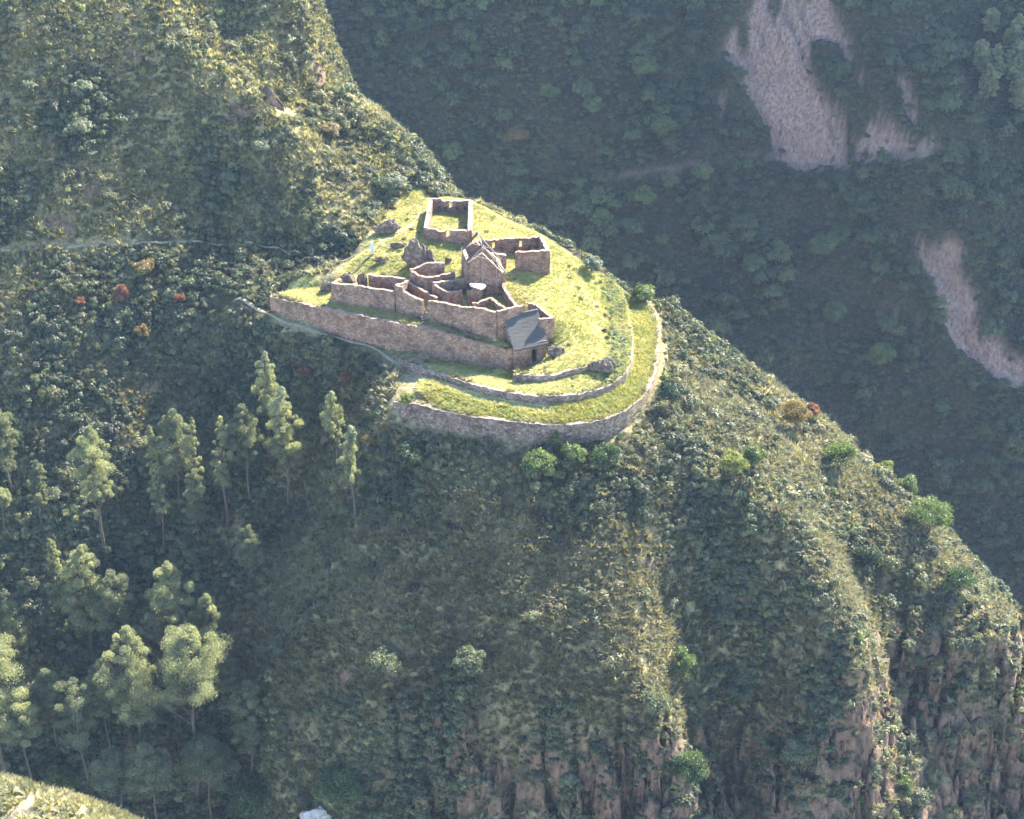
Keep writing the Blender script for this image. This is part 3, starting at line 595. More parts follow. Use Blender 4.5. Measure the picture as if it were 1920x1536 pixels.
ruin('ruined_room', 'square roofless room with a narrow doorway under the white sheet', [('front_wall', [PB(813, 531, 562, 1.8), PB(828, 541, 567, 1.8), PB(840, 548, 572, 1.8), PB(867, 544, 570, 1.8)]), ('front_wall', [PB(876, 545, 572, 1.8), PB(902, 541, 568, 1.8)]), ('back_wall', [PB(813, 531, 562, 1.8), PB(845, 526, 552, 2), PB(873, 522, 548, 2.2), PB(885, 524, 549, 2.2)]), ('side_wall', [PB(885, 524, 549, 2.2), PB(902, 541, 568, 1.8)])], 61)
ruin('ruined_room', 'low triangular stone foundation behind the high front wall', [('low_wall', [PB(886, 569, 581, 1.7), PB(920, 559, 571, 1.7), PB(945, 575, 590, 1.7), PB(952, 580, 593, 1.5)])], 67)
ruin('compound_wall', 'stone wall parting the compound from the sunlit lawn below the gabled house', [('wall_run', [PB(940, 523, 546, 2.2), PB(947, 541, 562, 1.8), PB(957, 558, 580, 1.7), PB(968, 572, 598, 1.5)])], 71)
ruin('compound_wall', 'thin diagonal stone wall inside the compound, rising from the stepped block', [('wall_run', [PB(762, 527, 548, 1.8), PB(790, 542, 562, 1.7), PB(820, 559, 577, 1.7)])], 75)
ruin('compound_wall', 'short retaining wall under the grassy shelf below the pale board', [('wall_run', [PB(692, 515, 543, 1.5), PB(730, 519, 547, 1.5), PB(770, 524, 549, 1.6)])], 79)
ruin('ruined_room', 'small open stone room directly behind the roofed hut', [('back_wall', [PB(991, 569, 598, 1), PB(1005, 571, 600, 1)]), ('side_wall', [PB(1005, 571, 600, 1), PB(1037, 595, 625, .2)]), ('front_wall', [PB(1010, 598, 632, .1), PB(1037, 595, 625, .2)])], 83)
st = empty('stone_stair', pz(799, 602, 0), 'narrow stone stair climbing through the gap in the front wall', 'stair')
for k in range(6):
    c = np.array(pz(798, 606, 0)); c = c + np.array((-.1 * k, .42 * k, 0)); mesh_obj('step', *box_geo((c[0], c[1], -.4), 1.3, .5, .4 + .32 * (k + 1) + .08, .25), S_, st)

# roofed hut
hut = house_root('thatched_hut', (R1[0], R1[1], -4.6), 'stone hut with a grey thatched roof at the end of the tall retaining wall', 'hut', 'stone houses'); hut['group'] = 'stone ruins'; del hut['group']
DEP, DROP = 4.7, 4.5
def roof_slope(sg):
    n, m_, v, f = 16, 14, [], []
    for k in (0, 1):
        for i in range(n + 1):
            for j in range(m_ + 1):
                t, a = i / n * 1.02, -.25 + (rl + .5) * j / m_
                sag = -.12 * math.sin(math.pi * j / m_) * math.sin(math.pi * min(t, 1)); r_ = .03 * math.sin(i * 2.6 + j * 1.1) + (.02 * ((i % 2) * 2 - 1)) + .04 * math.sin(i * 1.3 + j * .7)
                v.append(hp(a + (.06 * math.sin(i * 3.3) if j in (0, m_) else 0), sg * DEP * t, 4.45 - DROP * t + sag - (.26 if k else r_ * .5)))
    N_ = (n + 1) * (m_ + 1); g = lambda k, i, j: k * N_ + i * (m_ + 1) + j
    for i in range(n):
        for j in range(m_):
            q = [g(0, i, j), g(0, i, j + 1), g(0, i + 1, j + 1), g(0, i + 1, j)]; f.append(q); f.append([x + N_ for x in q[::-1]])
        for j in (0, m_): f.append([g(0, i, j), g(0, i + 1, j), g(1, i + 1, j), g(1, i, j)])
    for j in range(m_): f.append([g(0, n, j), g(0, n, j + 1), g(1, n, j + 1), g(1, n, j)])
    return np.array(v), f
rf = mesh_obj('roof_slope', *roof_slope(1), M['thatch'], hut); rb_ = mesh_obj('roof_slope', *roof_slope(-1), M['thatch'], hut)
rc = [hp(-.27, -.22, 4.42), hp(rl + .27, -.22, 4.42), hp(rl + .27, .22, 4.42), hp(-.27, .22, 4.42)]; mesh_obj('roof_ridge', np.array(rc + [(x, y, z + .2) for x, y, z in rc]), [[0, 3, 2, 1], [4, 5, 6, 7], [0, 1, 5, 4], [1, 2, 6, 5], [2, 3, 7, 6], [3, 0, 4, 7]], M['thatch'], rf).name = 'ridge_cap'
wz = .25
def hw(name, pts, **k): return wall(name, [hp(a, b, 0)[:2] + (zb, zt) for a, b, zb, zt in pts], S_, hut, jag=.05, **k)
fw_ = hw('front_wall', [(-.1, 4.1, -5.6, wz), (rl, 4.1, -5.2, wz)], thick=.7, seed=91, opens=[(rl * .56, rl * .72, .28, .82, 1)])
lq = hp(rl * .64, 4.45, 0); mesh_obj('lintel', *box_geo((lq[0], lq[1], -.95), 1.7, .3, .32, math.atan2(rd[1], rd[0])), T_, fw_)
hw('back_wall', [(.1, -4.0, -1.5, wz), (rl, -4.0, -1, wz)], thick=.7, seed=92)
hw('gable_wall', [(.35, 4.0, -5.5, .3), (.35, 0, -4, 4.1), (.35, -4.0, -1.5, .3)], thick=.7, seed=93)
hw('gable_wall', [(rl - .35, 4.0, -5.2, .3), (rl - .35, 0, -4, 4.1), (rl - .35, -4.0, -1.2, .3)], thick=.7, seed=94)
tm_ = [join([tube(hp(-.2, sg * DEP * .03, 4.15), hp(-.2, sg * DEP * 1.0, 4.15 - DROP), .1, .1)]) for sg in (1, -1)]
for g, q in zip(tm_, (rf, rb_)): mesh_obj('rafter', *g, tm, q)

# white sheet, pale board, little house on the slope
def sheet():
    n = 10; v, f = [], []
    P0 = np.array(pz(896, 535, 6.2))
    for k in (0, 1):
        for i in range(n):
            for j in range(n):
                a, b = i / (n - 1) - .5, j / (n - 1) - .5
                e = 1 - .25 * (abs(a) * 2) ** 4 * (abs(b) * 2) ** 2
                v.append(P0 + np.array((a * 3.0 * e + .35 * b, b * 2.1 * e - .3 * a, .25 * math.sin(a * 6) * b - 1.0 * a * .35 + .12 * math.cos(b * 7) - .05 * k)))
    for k in (0, 1):
        for i in range(n - 1):
            for j in range(n - 1):
                q = [k * n * n + i * n + j, k * n * n + (i + 1) * n + j, k * n * n + (i + 1) * n + j + 1, k * n * n + i * n + j + 1]; f.append(q if k == 0 else q[::-1])
    return np.array(v), f, P0
v, f, P0 = sheet(); tag(mesh_obj('white_sheet', v, f, M['tarp'], smooth=True, origin=tuple(P0)), 'small white sheet spread over the wall corner beside the gabled house', 'sheet')
pb = pz(698, 480, 3.5); bd = empty('board', pb, 'pale upright board standing alone on the grass at the left of the ruins', 'board')
mesh_obj('panel', *box_geo((pb[0], pb[1], pb[2] + .5), .75, .16, 2.6, .2), M['board'], bd); mesh_obj('post', *box_geo((pb[0], pb[1] + .15, pb[2] - .6), .18, .12, 2.6, .2), tm, bd)

hp0 = ground_at(528, 205); ht = empty('hillside_house', tuple(hp0), 'small steep gabled stone house half buried on the upper left ridge', 'house')
ax = np.array((.93, .36)); ay = np.array((-.36, .93))
def q2(a, b, z): p = hp0[:2] + ax * a + ay * b; return (p[0], p[1], z)
zb = hp0[2] - 2.0
for nm, pts in (('gable_wall', [(-4.2, 0, 2.6), (-2.0, 0, 5.9), (.4, 0, 2.2)]), ('gable_wall', [(-4.2, 3.4, 2.6), (-2.0, 3.4, 5.9), (.4, 3.4, 2.2)])):
    wall(nm, [q2(a, b, 0)[:2] + (zb, zb + h) for a, b, h in pts], S_, ht, thick=.6, seed=95)
for nm, a in (('side_wall', -4.0), ('side_wall', .2)): wall(nm, [q2(a, 0, 0)[:2] + (zb, zb + 2.5), q2(a, 3.4, 0)[:2] + (zb, zb + 2.5)], S_, ht, thick=.6, seed=96)
for (a0, h0, a1, h1) in ((-2.0, 6.2, .9, 1.9), (-2.0, 6.2, -4.7, 2.2)):
    q = [q2(a0, -.5, zb + h0), q2(a0, 3.9, zb + h0), q2(a1, 3.9, zb + h1), q2(a1, -.5, zb + h1)]
    mesh_obj('roof_slope', np.array(q + [(x, y, z + .35) for x, y, z in q]), [[0, 1, 2, 3], [7, 6, 5, 4], [0, 4, 5, 1], [1, 5, 6, 2], [2, 6, 7, 3], [3, 7, 4, 0]], M['old_thatch'], ht)

# ------------------------------------------------------------------ rocks
import bmesh
def boulder(name, p, size, label, seed, mat='boulder', group='boulders and outcrops', spiky=.5, cat='rock', sinkz=.3):
    bm = bmesh.new(); bmesh.ops.create_icosphere(bm, subdivisions=4, radius=1.0)
    v = np.array([q.co for q in bm.verts]); f = [[q.index for q in g.verts] for g in bm.faces]; bm.free()
    # cleave by random planes, then roughen
    r = np.random.default_rng(seed)
    for k in range(14):
        d = r.normal(size=3); d /= np.linalg.norm(d); c = .55 + .35 * r.random(); t = v @ d; v = v - np.maximum(t - c, 0)[:, None] * d * .92
    n3 = fbm(v[:, 0] * 2.2 + v[:, 2] * 1.3 + seed, v[:, 1] * 2.2 - v[:, 2] * .9, seed, 4); st_ = fbm(v[:, 0] * 4 + seed, v[:, 1] * 4, seed + 3, 3)
    v = v * (1 + spiky * (n3 - .5))[:, None]; v[:, 2] += spiky * .8 * (st_ - .5) * (v[:, 2] > 0)
    v = v * np.array(size) / 2 + np.array((p[0], p[1], p[2] + size[2] / 2 * (1 - sinkz)))
    return tag(mesh_obj(name, v, f, M[mat], origin=tuple(p)), label, cat, group)
for i, (u, v, s, lab, sp) in enumerate([
    ((780), 502, (5.2, 4.0, 6.6), 'tall dark rock pinnacle rising left of the gabled house', 1.0), ((800), 497, (3.4, 3.0, 4.6), 'jagged lower shoulder of rock against the right of the tall pinnacle', 1.0),
    (1130, 697, (4.6, 3.0, 3.4), 'dark squat boulder at the right end of the short terrace wall', .7), (1108, 694, (2.4, 1.8, 1.7), 'smaller boulder between the short terrace wall and the dark squat boulder', .7),
    (1043, 664, (4.6, 2.8, 1.9), 'pale ledge of rock jutting out right of the hut door', .7),
    (682, 538, (2.4, 2.0, 3.6), 'dark upright rock behind the left end of the long plain wall', .9), (655, 527, (3.0, 2.2, 2.0), 'low rubble mound at the left corner of the compound', .8), (613, 545, (2.4, 2.4, 2.8), 'bushy rock knob at the outer left end of the compound wall', .8),
    (715, 492, (4.0, 1.4, 1.4), 'low rock bank on the grass right of the pale board', .7), (745, 463, (4.2, 1.4, 1.2), 'flat stone bench in front of the rectangular house', .4), (840, 492, (1.5, 1.3, 1.3), 'small dark stone alone on the grass left of the gabled house', .6),
    (725, 437, (5.0, 3.0, 3.0), 'rock outcrop at the foot of the hill beside the rectangular house', .8)]):
    p = ground_at(u, v); boulder('rock', p, s, lab, 300 + i, spiky=sp)
p = ground_at(592, 1545); boulder('pale_rock', (p[0], p[1], p[2]), (6.5, 4, 4.2), 'pale angular slab of rock at the bottom edge of the picture', 330, 'pale_rock', spiky=.5)

# ------------------------------------------------------------------ paths
def ribbon(name, pts, w, mat, far_=False, lift=.16):
    P = np.array(pts); L = np.concatenate([[0], np.cumsum(np.hypot(*np.diff(P[:, :2], axis=0).T))]); S = np.arange(0, L[-1], .7)
    x, y = np.interp(S, L, P[:, 0]), np.interp(S, L, P[:, 1])
    k = np.ones(5) / 5; xp = np.convolve(np.pad(x, 2, 'edge'), k, 'valid'); yp = np.convolve(np.pad(y, 2, 'edge'), k, 'valid')
    tx, ty = np.gradient(xp), np.gradient(yp); tl = np.hypot(tx, ty) + 1e-9; nx, ny = -ty / tl, tx / tl; v = []
    wv = w * (.75 + .5 * vnoise(S / 2.5, S * 0, 77))
    for o in (-.5, -.17, .17, .5):
        for i in range(len(S)):
            a, b = xp[i] + nx[i] * o * wv[i], yp[i] + ny[i] * o * wv[i]; v.append((a, b, drop(a, b) + lift * (1 if abs(o) < .3 else .4)))
    n = len(S); f = [[r * n + i, r * n + i + 1, (r + 1) * n + i + 1, (r + 1) * n + i] for r in range(3) for i in range(n - 1)]
    return tag(mesh_obj(name, v, f, mat, smooth=True), kind='structure')
ribbon('path', [ground_at(u, v)[:2] for u, v in [(436, 566), (480, 578), (513, 594), (560, 611), (600, 625), (650, 638), (690, 648), (715, 660), (738, 678), (765, 694), (800, 710), (850, 729), (900, 745), (960, 758), (1020, 766)]], 0.65, M['path'])
ribbon('hill_trail', [ground_at(u, v)[:2] for u, v in [(-60, 474), (0, 469), (90, 466), (170, 460), (260, 457), (380, 454), (450, 455), (520, 464), (580, 474), (640, 492), (660, 482), (700, 463), (740, 442), (775, 420), (790, 395)]], .45, M['path'])

# ------------------------------------------------------------------ foreground knoll in the lower left corner
kx = np.arange(-95, -28, .6); ky = np.arange(-235, -120, .8); KX, KY = np.meshgrid(kx, ky); kxs, kys = KX.ravel(), KY.ravel()
KC = np.array(at_y(-40, 1478, -165)); K1 = np.array(at_y(80, 1512, -170)); K2 = np.array(at_y(200, 1582, -178)); K3 = np.array(at_y(330, 1690, -185)); K0 = np.array(at_y(-260, 1440, -160))
kcr = [K0, KC, K1, K2, K3]; kc = []
for p in kcr: kc += [tuple(p), (p[0] + 3, p[1] + 8, p[2] - 7), (p[0] + 8, p[1] + 22, p[2] - 26), (p[0] + 14, p[1] + 40, p[2] - 52), (p[0], p[1] - 14, p[2] - 11), (p[0], p[1] - 40, p[2] - 34)]
KN = RBF(kc, 2.0)
kz = KN(kxs, kys) + 1.0 * (fbm(kxs / 5, kys / 5, 401) - .5) + .4 * (fbm(kxs / 1.5, kys / 1.5, 402) - .5)
kn = tag(mesh_obj('near_knoll', np.stack([kxs, kys, np.maximum(kz, -266)], -1), grid_faces(len(kx), len(ky)), M['near'], smooth=True), kind='structure')
ku, kv, _ = project(np.stack([kxs, kys, kz], -1))
kp = sstep(16, 6, np.abs(ku - (20 + (1536 - kv) * 1.05)) + 14 * (fbm(kxs, kys, 403) - .5)) * sstep(1450, 1475, kv)
set_attr(kn, 'soil', kp); set_attr(kn, 'dry', np.ones(len(kxs))); set_attr(kn, 'lawn', 0 * kxs); set_attr(kn, 'rock', 0 * kxs)

# ------------------------------------------------------------------ foliage
def leaves(centers, radii, per, leaf, seed, up=.25, aspect=.6):
    r = np.random.default_rng(seed); C = np.asarray(centers, float); Rd = np.asarray(radii, float)
    if Rd.ndim == 1: Rd = np.stack([Rd, Rd, Rd * .85], -1)
    per = np.broadcast_to(np.asarray(per), (len(C),)); idx = np.repeat(np.arange(len(C)), per); n = len(idx)
    d = r.normal(size=(n, 3)); d /= np.linalg.norm(d, axis=1)[:, None]; d[:, 2] = np.where(d[:, 2] < -.5, -d[:, 2] * .6, d[:, 2])
    p = C[idx] + d * Rd[idx] * (r.random(n) ** .45)[:, None]
    ctr = C.mean(0) * (1, 1, .55); g = p - ctr; g /= np.linalg.norm(g, axis=1)[:, None] + 1e-6
    nn = d * .55 + g * .5 + r.normal(size=(n, 3)) * .38 + np.array((0, 0, up)); nn /= np.linalg.norm(nn, axis=1)[:, None]
    t = np.cross(nn, r.normal(size=(n, 3))); t /= np.linalg.norm(t, axis=1)[:, None]; b = np.cross(nn, t)
    s = leaf * (.55 + .9 * r.random(n))[:, None]
    v = np.stack([p - t * s, p - b * s * aspect, p + t * s, p + b * s * aspect], 1).reshape(-1, 3)
    f = np.arange(4 * n).reshape(n, 4)
    cs = r.random(len(C)); sh = np.repeat(np.clip(.65 * cs[idx] + .35 * r.random(n), 0, 1), 4)
    return v, f, sh
PROTO = bpy.data.collections.new('plant_prototypes')
def proto_collection(name, meshes, mat):
    c = bpy.data.collections.new(name)
    for i, (v, f) in enumerate(meshes):
        o = mesh_obj(f'{name}_{i:02d}', v, f, mat); COL.objects.unlink(o); c.objects.link(o)
    return c
def shrub_mesh(seed, n_cl=9, per=34, leaf=.17, flat=.75):
    r = np.random.default_rng(seed); c, rad = [], []
    for i in range(n_cl):
        a, q = r.random() * 6.28, math.sqrt(r.random()) * .68; h = .28 + .55 * r.random() * (1 - q * .7)
        c.append((q * math.cos(a), q * math.sin(a), h * flat)); rad.append(.26 + .2 * r.random())
    v, f, _ = leaves(c, rad, per, leaf, seed); return v, f
def tuft_mesh(seed, n=26, w=.07, spread=.55, h=1.0):
    r = np.random.default_rng(seed); v, f = [], []
    for i in range(n):
        a = r.random() * 6.28; o = np.array((math.cos(a), math.sin(a), 0)) * r.random() * .28; ln = np.array((math.cos(a), math.sin(a), 0)) * spread * (.3 + r.random()); hh = h * (.55 + .6 * r.random())
        sd = np.array((-math.sin(a), math.cos(a), 0)) * w; m = o + ln * .35 + np.array((0, 0, hh * .62)); t = o + ln + np.array((0, 0, hh))
        k = len(v); v += [o - sd, o + sd, m + sd * .8, m - sd * .8, t + sd * .15, t - sd * .15]; f += [[k, k + 1, k + 2, k + 3], [k + 3, k + 2, k + 4, k + 5]]
    return np.array(v), np.array(f)
def tree_mesh(seed):
    r = np.random.default_rng(seed); c, rad = [], []
    for i in range(16):
        a, q = r.random() * 6.28, math.sqrt(r.random()) * .66; h = .5 + .75 * r.random() * (1 - q * .75)
        c.append((q * math.cos(a), q * math.sin(a), h)); rad.append(.24 + .17 * r.random())
    v, f, _ = leaves(c, rad, 46, .085, seed, up=.3)
    tv, tf = tube((0, 0, -.5), (0, 0, .7), .05, .02, 4); n = len(v)
    return np.concatenate([v, tv]), np.concatenate([f, np.array([q for q in tf if len(q) == 4][:4]) + n])
C_SHRUB = proto_collection('scrub_bush', [shrub_mesh(500 + i, 7 + i, 36, .15, .7 + .12 * (i % 3)) for i in range(6)], M['leaf'])
C_TUFT = proto_collection('grass_tuft', [tuft_mesh(520 + i, 22, .075 + .02 * (i % 2), .55 + .2 * i) for i in range(4)], M['blade'])
C_LAWN = proto_collection('lawn_tuft', [tuft_mesh(540 + i, 18, .06, 1.0 + .3 * i, .6) for i in range(3)], M['blade'])
C_TREE = proto_collection('wood_tree', [tree_mesh(560 + i) for i in range(6)], M['leaf'])

def gn_scatter(name, pts, scale, rotz, idx, tint, coll, tilt=.15, kind='stuff', label=None):
    n = len(pts); me = bpy.data.meshes.new(name); me.vertices.add(n); me.vertices.foreach_set('co', np.asarray(pts, np.float32).ravel())
    r = np.random.default_rng(n)
    def add(nm, typ, fld, val):
        a = me.attributes.new(nm, typ, 'POINT'); a.data.foreach_set(fld, np.asarray(val, np.float32 if typ != 'INT' else np.int32).ravel())
    add('scl', 'FLOAT_VECTOR', 'vector', scale); add('rot', 'FLOAT_VECTOR', 'vector', np.stack([r.normal(0, tilt, n), r.normal(0, tilt, n), rotz], -1))
    add('idx', 'INT', 'value', idx); add('tint', 'FLOAT_COLOR', 'color', np.concatenate([tint, np.ones((n, 1))], -1))
    o = bpy.data.objects.new(name, me); COL.objects.link(o); tag(o, kind=kind)
    if label: o['label'] = label
    o['kind'] = kind
    g = bpy.data.node_groups.new(name, 'GeometryNodeTree')
    g.interface.new_socket('Geometry', in_out='INPUT', socket_type='NodeSocketGeometry'); g.interface.new_socket('Geometry', in_out='OUTPUT', socket_type='NodeSocketGeometry')
    nd, lk = g.nodes, g.links; gi, go = nd.new('NodeGroupInput'), nd.new('NodeGroupOutput')
    ci = nd.new('GeometryNodeCollectionInfo'); ci.inputs['Collection'].default_value = coll; ci.inputs['Separate Children'].default_value = True; ci.inputs['Reset Children'].default_value = True
    ip = nd.new('GeometryNodeInstanceOnPoints'); ip.inputs['Pick Instance'].default_value = True
    def na(nm, typ):
        x = nd.new('GeometryNodeInputNamedAttribute'); x.data_type = typ; x.inputs['Name'].default_value = nm; return x.outputs['Attribute']
    lk.new(gi.outputs[0], ip.inputs['Points']); lk.new(ci.outputs[0], ip.inputs['Instance'])
    lk.new(na('idx', 'INT'), ip.inputs['Instance Index']); lk.new(na('rot', 'FLOAT_VECTOR'), ip.inputs['Rotation']); lk.new(na('scl', 'FLOAT_VECTOR'), ip.inputs['Scale'])
    lk.new(ip.outputs[0], go.inputs[0])
    md = o.modifiers.new('scatter', 'NODES'); md.node_group = g
    return o

def sample_grid(V_, nx, ny, n, dens, seed):
    """n random points on a grid surface, weighted by dens per vertex and by real area"""
    r = np.random.default_rng(seed); f = grid_faces(nx, ny); a, b, c, d = (V_[f[:, k]] for k in range(4))
    area = .5 * np.linalg.norm(np.cross(c - a, d - b), axis=1); w = area * dens[f].mean(1); cum = np.cumsum(w); k = np.searchsorted(cum, r.random(n) * cum[-1]); k = np.minimum(k, len(f) - 1)
    s, t = r.random(n)[:, None], r.random(n)[:, None]
    return (a[k] * (1 - s) + b[k] * s) * (1 - t) + (d[k] * (1 - s) + c[k] * s) * t, cum[-1], k

def frame_w(P, marg=170):
    u, v, _ = project(P); return ((u > -marg) & (u < 1920 + marg) & (v > -marg) & (v < 1536 + marg)).astype(float)
# which way the near hill faces
nrm = np.stack([-gzx.ravel(), -gzy.ravel(), np.ones(len(xs))], -1); nrm /= np.linalg.norm(nrm, axis=1)[:, None]
view = np.array(CAM) - V; view /= np.linalg.norm(view, axis=1)[:, None]; facing = (nrm * view).sum(1)
vis = frame_w(V) * np.where(facing > -.02, 1.0, .35) * (ys < 120)
pathd = seg_dist(xs, ys, [tuple(ground_at(u, v)[:2]) for u, v in [(395, 556), (440, 567), (513, 594), (600, 625), (690, 648), (738, 678), (800, 710), (900, 745), (1020, 766)]])
traild = seg_dist(xs, ys, [tuple(ground_at(u, v)[:2]) for u, v in [(0, 469), (170, 460), (380, 454), (520, 464), (640, 492), (700, 463), (775, 420)]])
clear = sstep(1.0, 2.0, pathd) * sstep(.4, 1.0, traild)
wildv = sstep(.8, 2.2, -built) * (1 - sstep(.35, .7, lawn)) * clear
houses = sstep(2.5, 4, np.hypot(xs - hp0[0], ys - hp0[1]))
rock_free = 1 - .86 * rock_m
G = lambda *c: np.array(c, float)
def palette(n, P, u, v, r, dryv):
    """leaf colours: bluish grey-green scrub with olive and pale bushes"""
    pal = np.array([(.037, .053, .022), (.057, .074, .030), (.084, .098, .043), (.112, .120, .052), (.105, .115, .034), (.15, .146, .068)])
    t = fbm(P[:, 0] / 7, P[:, 1] / 7, 601, 3) * 1.1 + .8 * (r.random(n) - .5) + .22 * (dryv - .5)
    k = np.clip((t - .18) / .72 * 5, 0, 4.999); i = k.astype(int); fr_ = (k - i)[:, None]
    return (pal[i] * (1 - fr_) + pal[np.minimum(i + 1, 5)] * fr_) * np.exp(r.normal(0, .28, n))[:, None]

r = np.random.default_rng(71)
# scrub
facez = sstep(880, 980, v_) * sstep(1380, 1280, v_) * sstep(520, 640, u_ + .25 * (v_ - 900)) * sstep(1260, 1150, u_)
sh_d = vis * wildv * rock_free * houses * (1.15 - .75 * dry) * (1 - .55 * facez) * (.35 + 1.1 * sstep(.35, .6, fbm(xs / 6, ys / 6, 611)))
n = 50000; P, tot, k = sample_grid(V, len(gx), len(gy), n, sh_d, 1); u, v, _ = project(P); dv = DRY(P[:, 0], P[:, 1], u, v)
big = fbm(P[:, 0] / 10, P[:, 1] / 10, 613, 2)
sz = (.5 + .95 * r.random(n) ** 2.2 + .7 * sstep(.5, .7, big) * r.random(n)) * (1 - .2 * dv) * (1 - .28 * sstep(860, 980, v) * sstep(480, 620, u) * sstep(1400, 1250, u))
P[:, 2] -= .12 * sz
gn_scatter('scrub', P, np.stack([sz * (.85 + .3 * r.random(n)), sz * (.85 + .3 * r.random(n)), sz * (.85 + .75 * r.random(n))], -1), r.random(n) * 6.28, r.integers(0, 6, n), palette(n, P, u, v, r, dv), C_SHRUB, label='low grey-green scrub covering the near hillside')
n = 2600; P, tot, k = sample_grid(V, len(gx), len(gy), n, vis * sstep(2.2, 3.5, -built) * clear * (1 - .6 * rock_m) * houses * (1 - .8 * facez) * (.12 + sstep(.5, .62, fbm(xs / 9, ys / 9, 617, 3))) * (1 - sstep(.2, .6, lawn)), 7); u, v, _ = project(P); dv = DRY(P[:, 0], P[:, 1], u, v)
sz = 1.1 + 1.3 * r.random(n) ** 1.5; P[:, 2] -= .25 * sz
gn_scatter('tall_scrub', P, np.stack([sz, sz, sz * (.8 + .4 * r.random(n))], -1), r.random(n) * 6.28, r.integers(0, 6, n), palette(n, P, u, v, r, dv) * .95, C_TREE, label='taller rounded shrubs scattered through the scrub')
# dry grass
gr_d = vis * wildv * (1 - .9 * rock_m) * houses * (.25 + .95 * dry + .7 * facez)
n = 72000; P, tot, k = sample_grid(V, len(gx), len(gy), n, gr_d, 2); u, v, _ = project(P); dv = DRY(P[:, 0], P[:, 1], u, v)
t = np.clip(.35 * r.random(n) + .65 * fbm(P[:, 0] / 5, P[:, 1] / 5, 621, 3) - .15 + .3 * (dv - .5), 0, 1)[:, None]
tint = G(.085, .09, .042) * (1 - t) + (G(.34, .305, .18) + dv[:, None] * sstep(640, 500, v)[:, None] * G(.10, .10, .03)) * t; tint *= (.7 + .6 * r.random(n))[:, None]
sz = .5 + .8 * r.random(n) ** 1.5
gn_scatter('dry_grass', P, np.stack([sz, sz, sz * (.7 + .5 * r.random(n))], -1), r.random(n) * 6.28, r.integers(0, 4, n), tint, C_TUFT, label='dry bunch grass between the scrub of the near hillside')
# lawn and terrace grass
inwall = np.zeros(len(xs))
lw_d = vis * sstep(.5, .9, lawn) * clear * (1 - .75 * sstep(-.2, .4, info['su']))
tall = sstep(-.2, .6, info['s1']) * (1 - sstep(-.8, 0, info['s2']))
shr2 = sstep(5.5, 2.5, np.abs(seg_dist(xs, ys, xy(W_T2[-6:])) - 0)) * sstep(0, .8, info['s2'])
lw_d *= .55 + 1.0 * tall + .8 * shr2
n = 52000; P, tot, k = sample_grid(V, len(gx), len(gy), n, lw_d, 3); f = grid_faces(len(gx), len(gy)); tl, s2v = tall[f[k, 0]], shr2[f[k, 0]]
u, v, _ = project(P)
t = np.clip(fbm(P[:, 0] / 4, P[:, 1] / 4, 631, 3) + .5 * (r.random(n) - .5), 0, 1)[:, None]
tint = G(.24, .275, .06) * (1 - t) + G(.55, .48, .19) * t
rust = (sstep(9, 3, np.hypot((u - 1255) / 6, (v - 650) / 14)) * .8)[:, None] * (r.random(n) < .6)[:, None]; tint = tint * (1 - rust) + G(.42, .23, .10) * rust
tint *= (.8 + .4 * r.random(n))[:, None]
sz = .20 + .22 * r.random(n) + .38 * tl * r.random(n) + .25 * s2v * r.random(n)
gn_scatter('terrace_grass', P, np.stack([sz, sz, sz * (.8 + .4 * r.random(n))], -1), r.random(n) * 6.28, r.integers(0, 3, n), tint, C_LAWN, label='yellow-green grass on the lawn and terraces')
n = 420; P, tot, k = sample_grid(V, len(gx), len(gy), n, vis * shr2 + .05 * vis * sstep(1, 2, info['s2']) * sstep(.5, .6, fbm(xs / 3, ys / 3, 633)) * (info['sc'] < -.5), 8); u, v, _ = project(P); sz = .3 + .4 * r.random(n)
gn_scatter('lawn_weeds', P, np.stack([sz, sz, sz], -1), r.random(n) * 6.28, r.integers(0, 6, n), (G(.09, .13, .04) * (1 - r.random((n, 1))) + G(.16, .18, .06) * r.random((n, 1))), C_SHRUB, label='small green weeds along the rim of the lawn')
n = 4200; P, tot, k = sample_grid(V, len(gx), len(gy), n, vis * tall * sstep(.4, 1, info['s1']) * sstep(.3, .6, lawn) * clear, 9); t = np.clip(fbm(P[:, 0] / 3, P[:, 1] / 3, 635) + .5 * (r.random(n) - .5), 0, 1)[:, None]; sz = .35 + .5 * r.random(n)
gn_scatter('tall_terrace_grass', P, np.stack([sz, sz, sz], -1), r.random(n) * 6.28, r.integers(0, 4, n), G(.20, .24, .05) * (1 - t) + G(.50, .44, .15) * t, C_TUFT, label='long yellow-green grass on the outer terrace')
fr = []
for pth, off in ((W_LOWER, .75), (W_T1, .7), (W_T2, .55), (W_T3, .5)):
    q = np.array(pth); L_ = np.concatenate([[0], np.cumsum(np.hypot(*np.diff(q[:, :2], axis=0).T))]); m_ = int(L_[-1] * 5); S_r = r.random(m_) * L_[-1]
    xx, yy, zz = (np.interp(S_r, L_, q[:, j]) for j in (0, 1, 3)); tx, ty = np.interp(S_r, L_, np.gradient(q[:, 0])), np.interp(S_r, L_, np.gradient(q[:, 1])); tl_ = np.hypot(tx, ty)
    o_ = off + .25 * r.normal(size=m_); keep_ = vnoise(S_r / 2.2, S_r * 0, 91) > .35; fr.append(np.stack([xx - ty / tl_ * o_, yy + tx / tl_ * o_, zz - .12], -1)[keep_])
P = np.concatenate(fr); n = len(P); sz = .25 + .4 * r.random(n); t = r.random((n, 1))
gn_scatter('wall_top_grass', P, np.stack([sz, sz, sz], -1), r.random(n) * 6.28, r.integers(0, 4, n), G(.11, .13, .045) * (1 - t) + G(.36, .32, .14) * t, C_TUFT, label='grass fringe growing along the tops of the retaining walls')
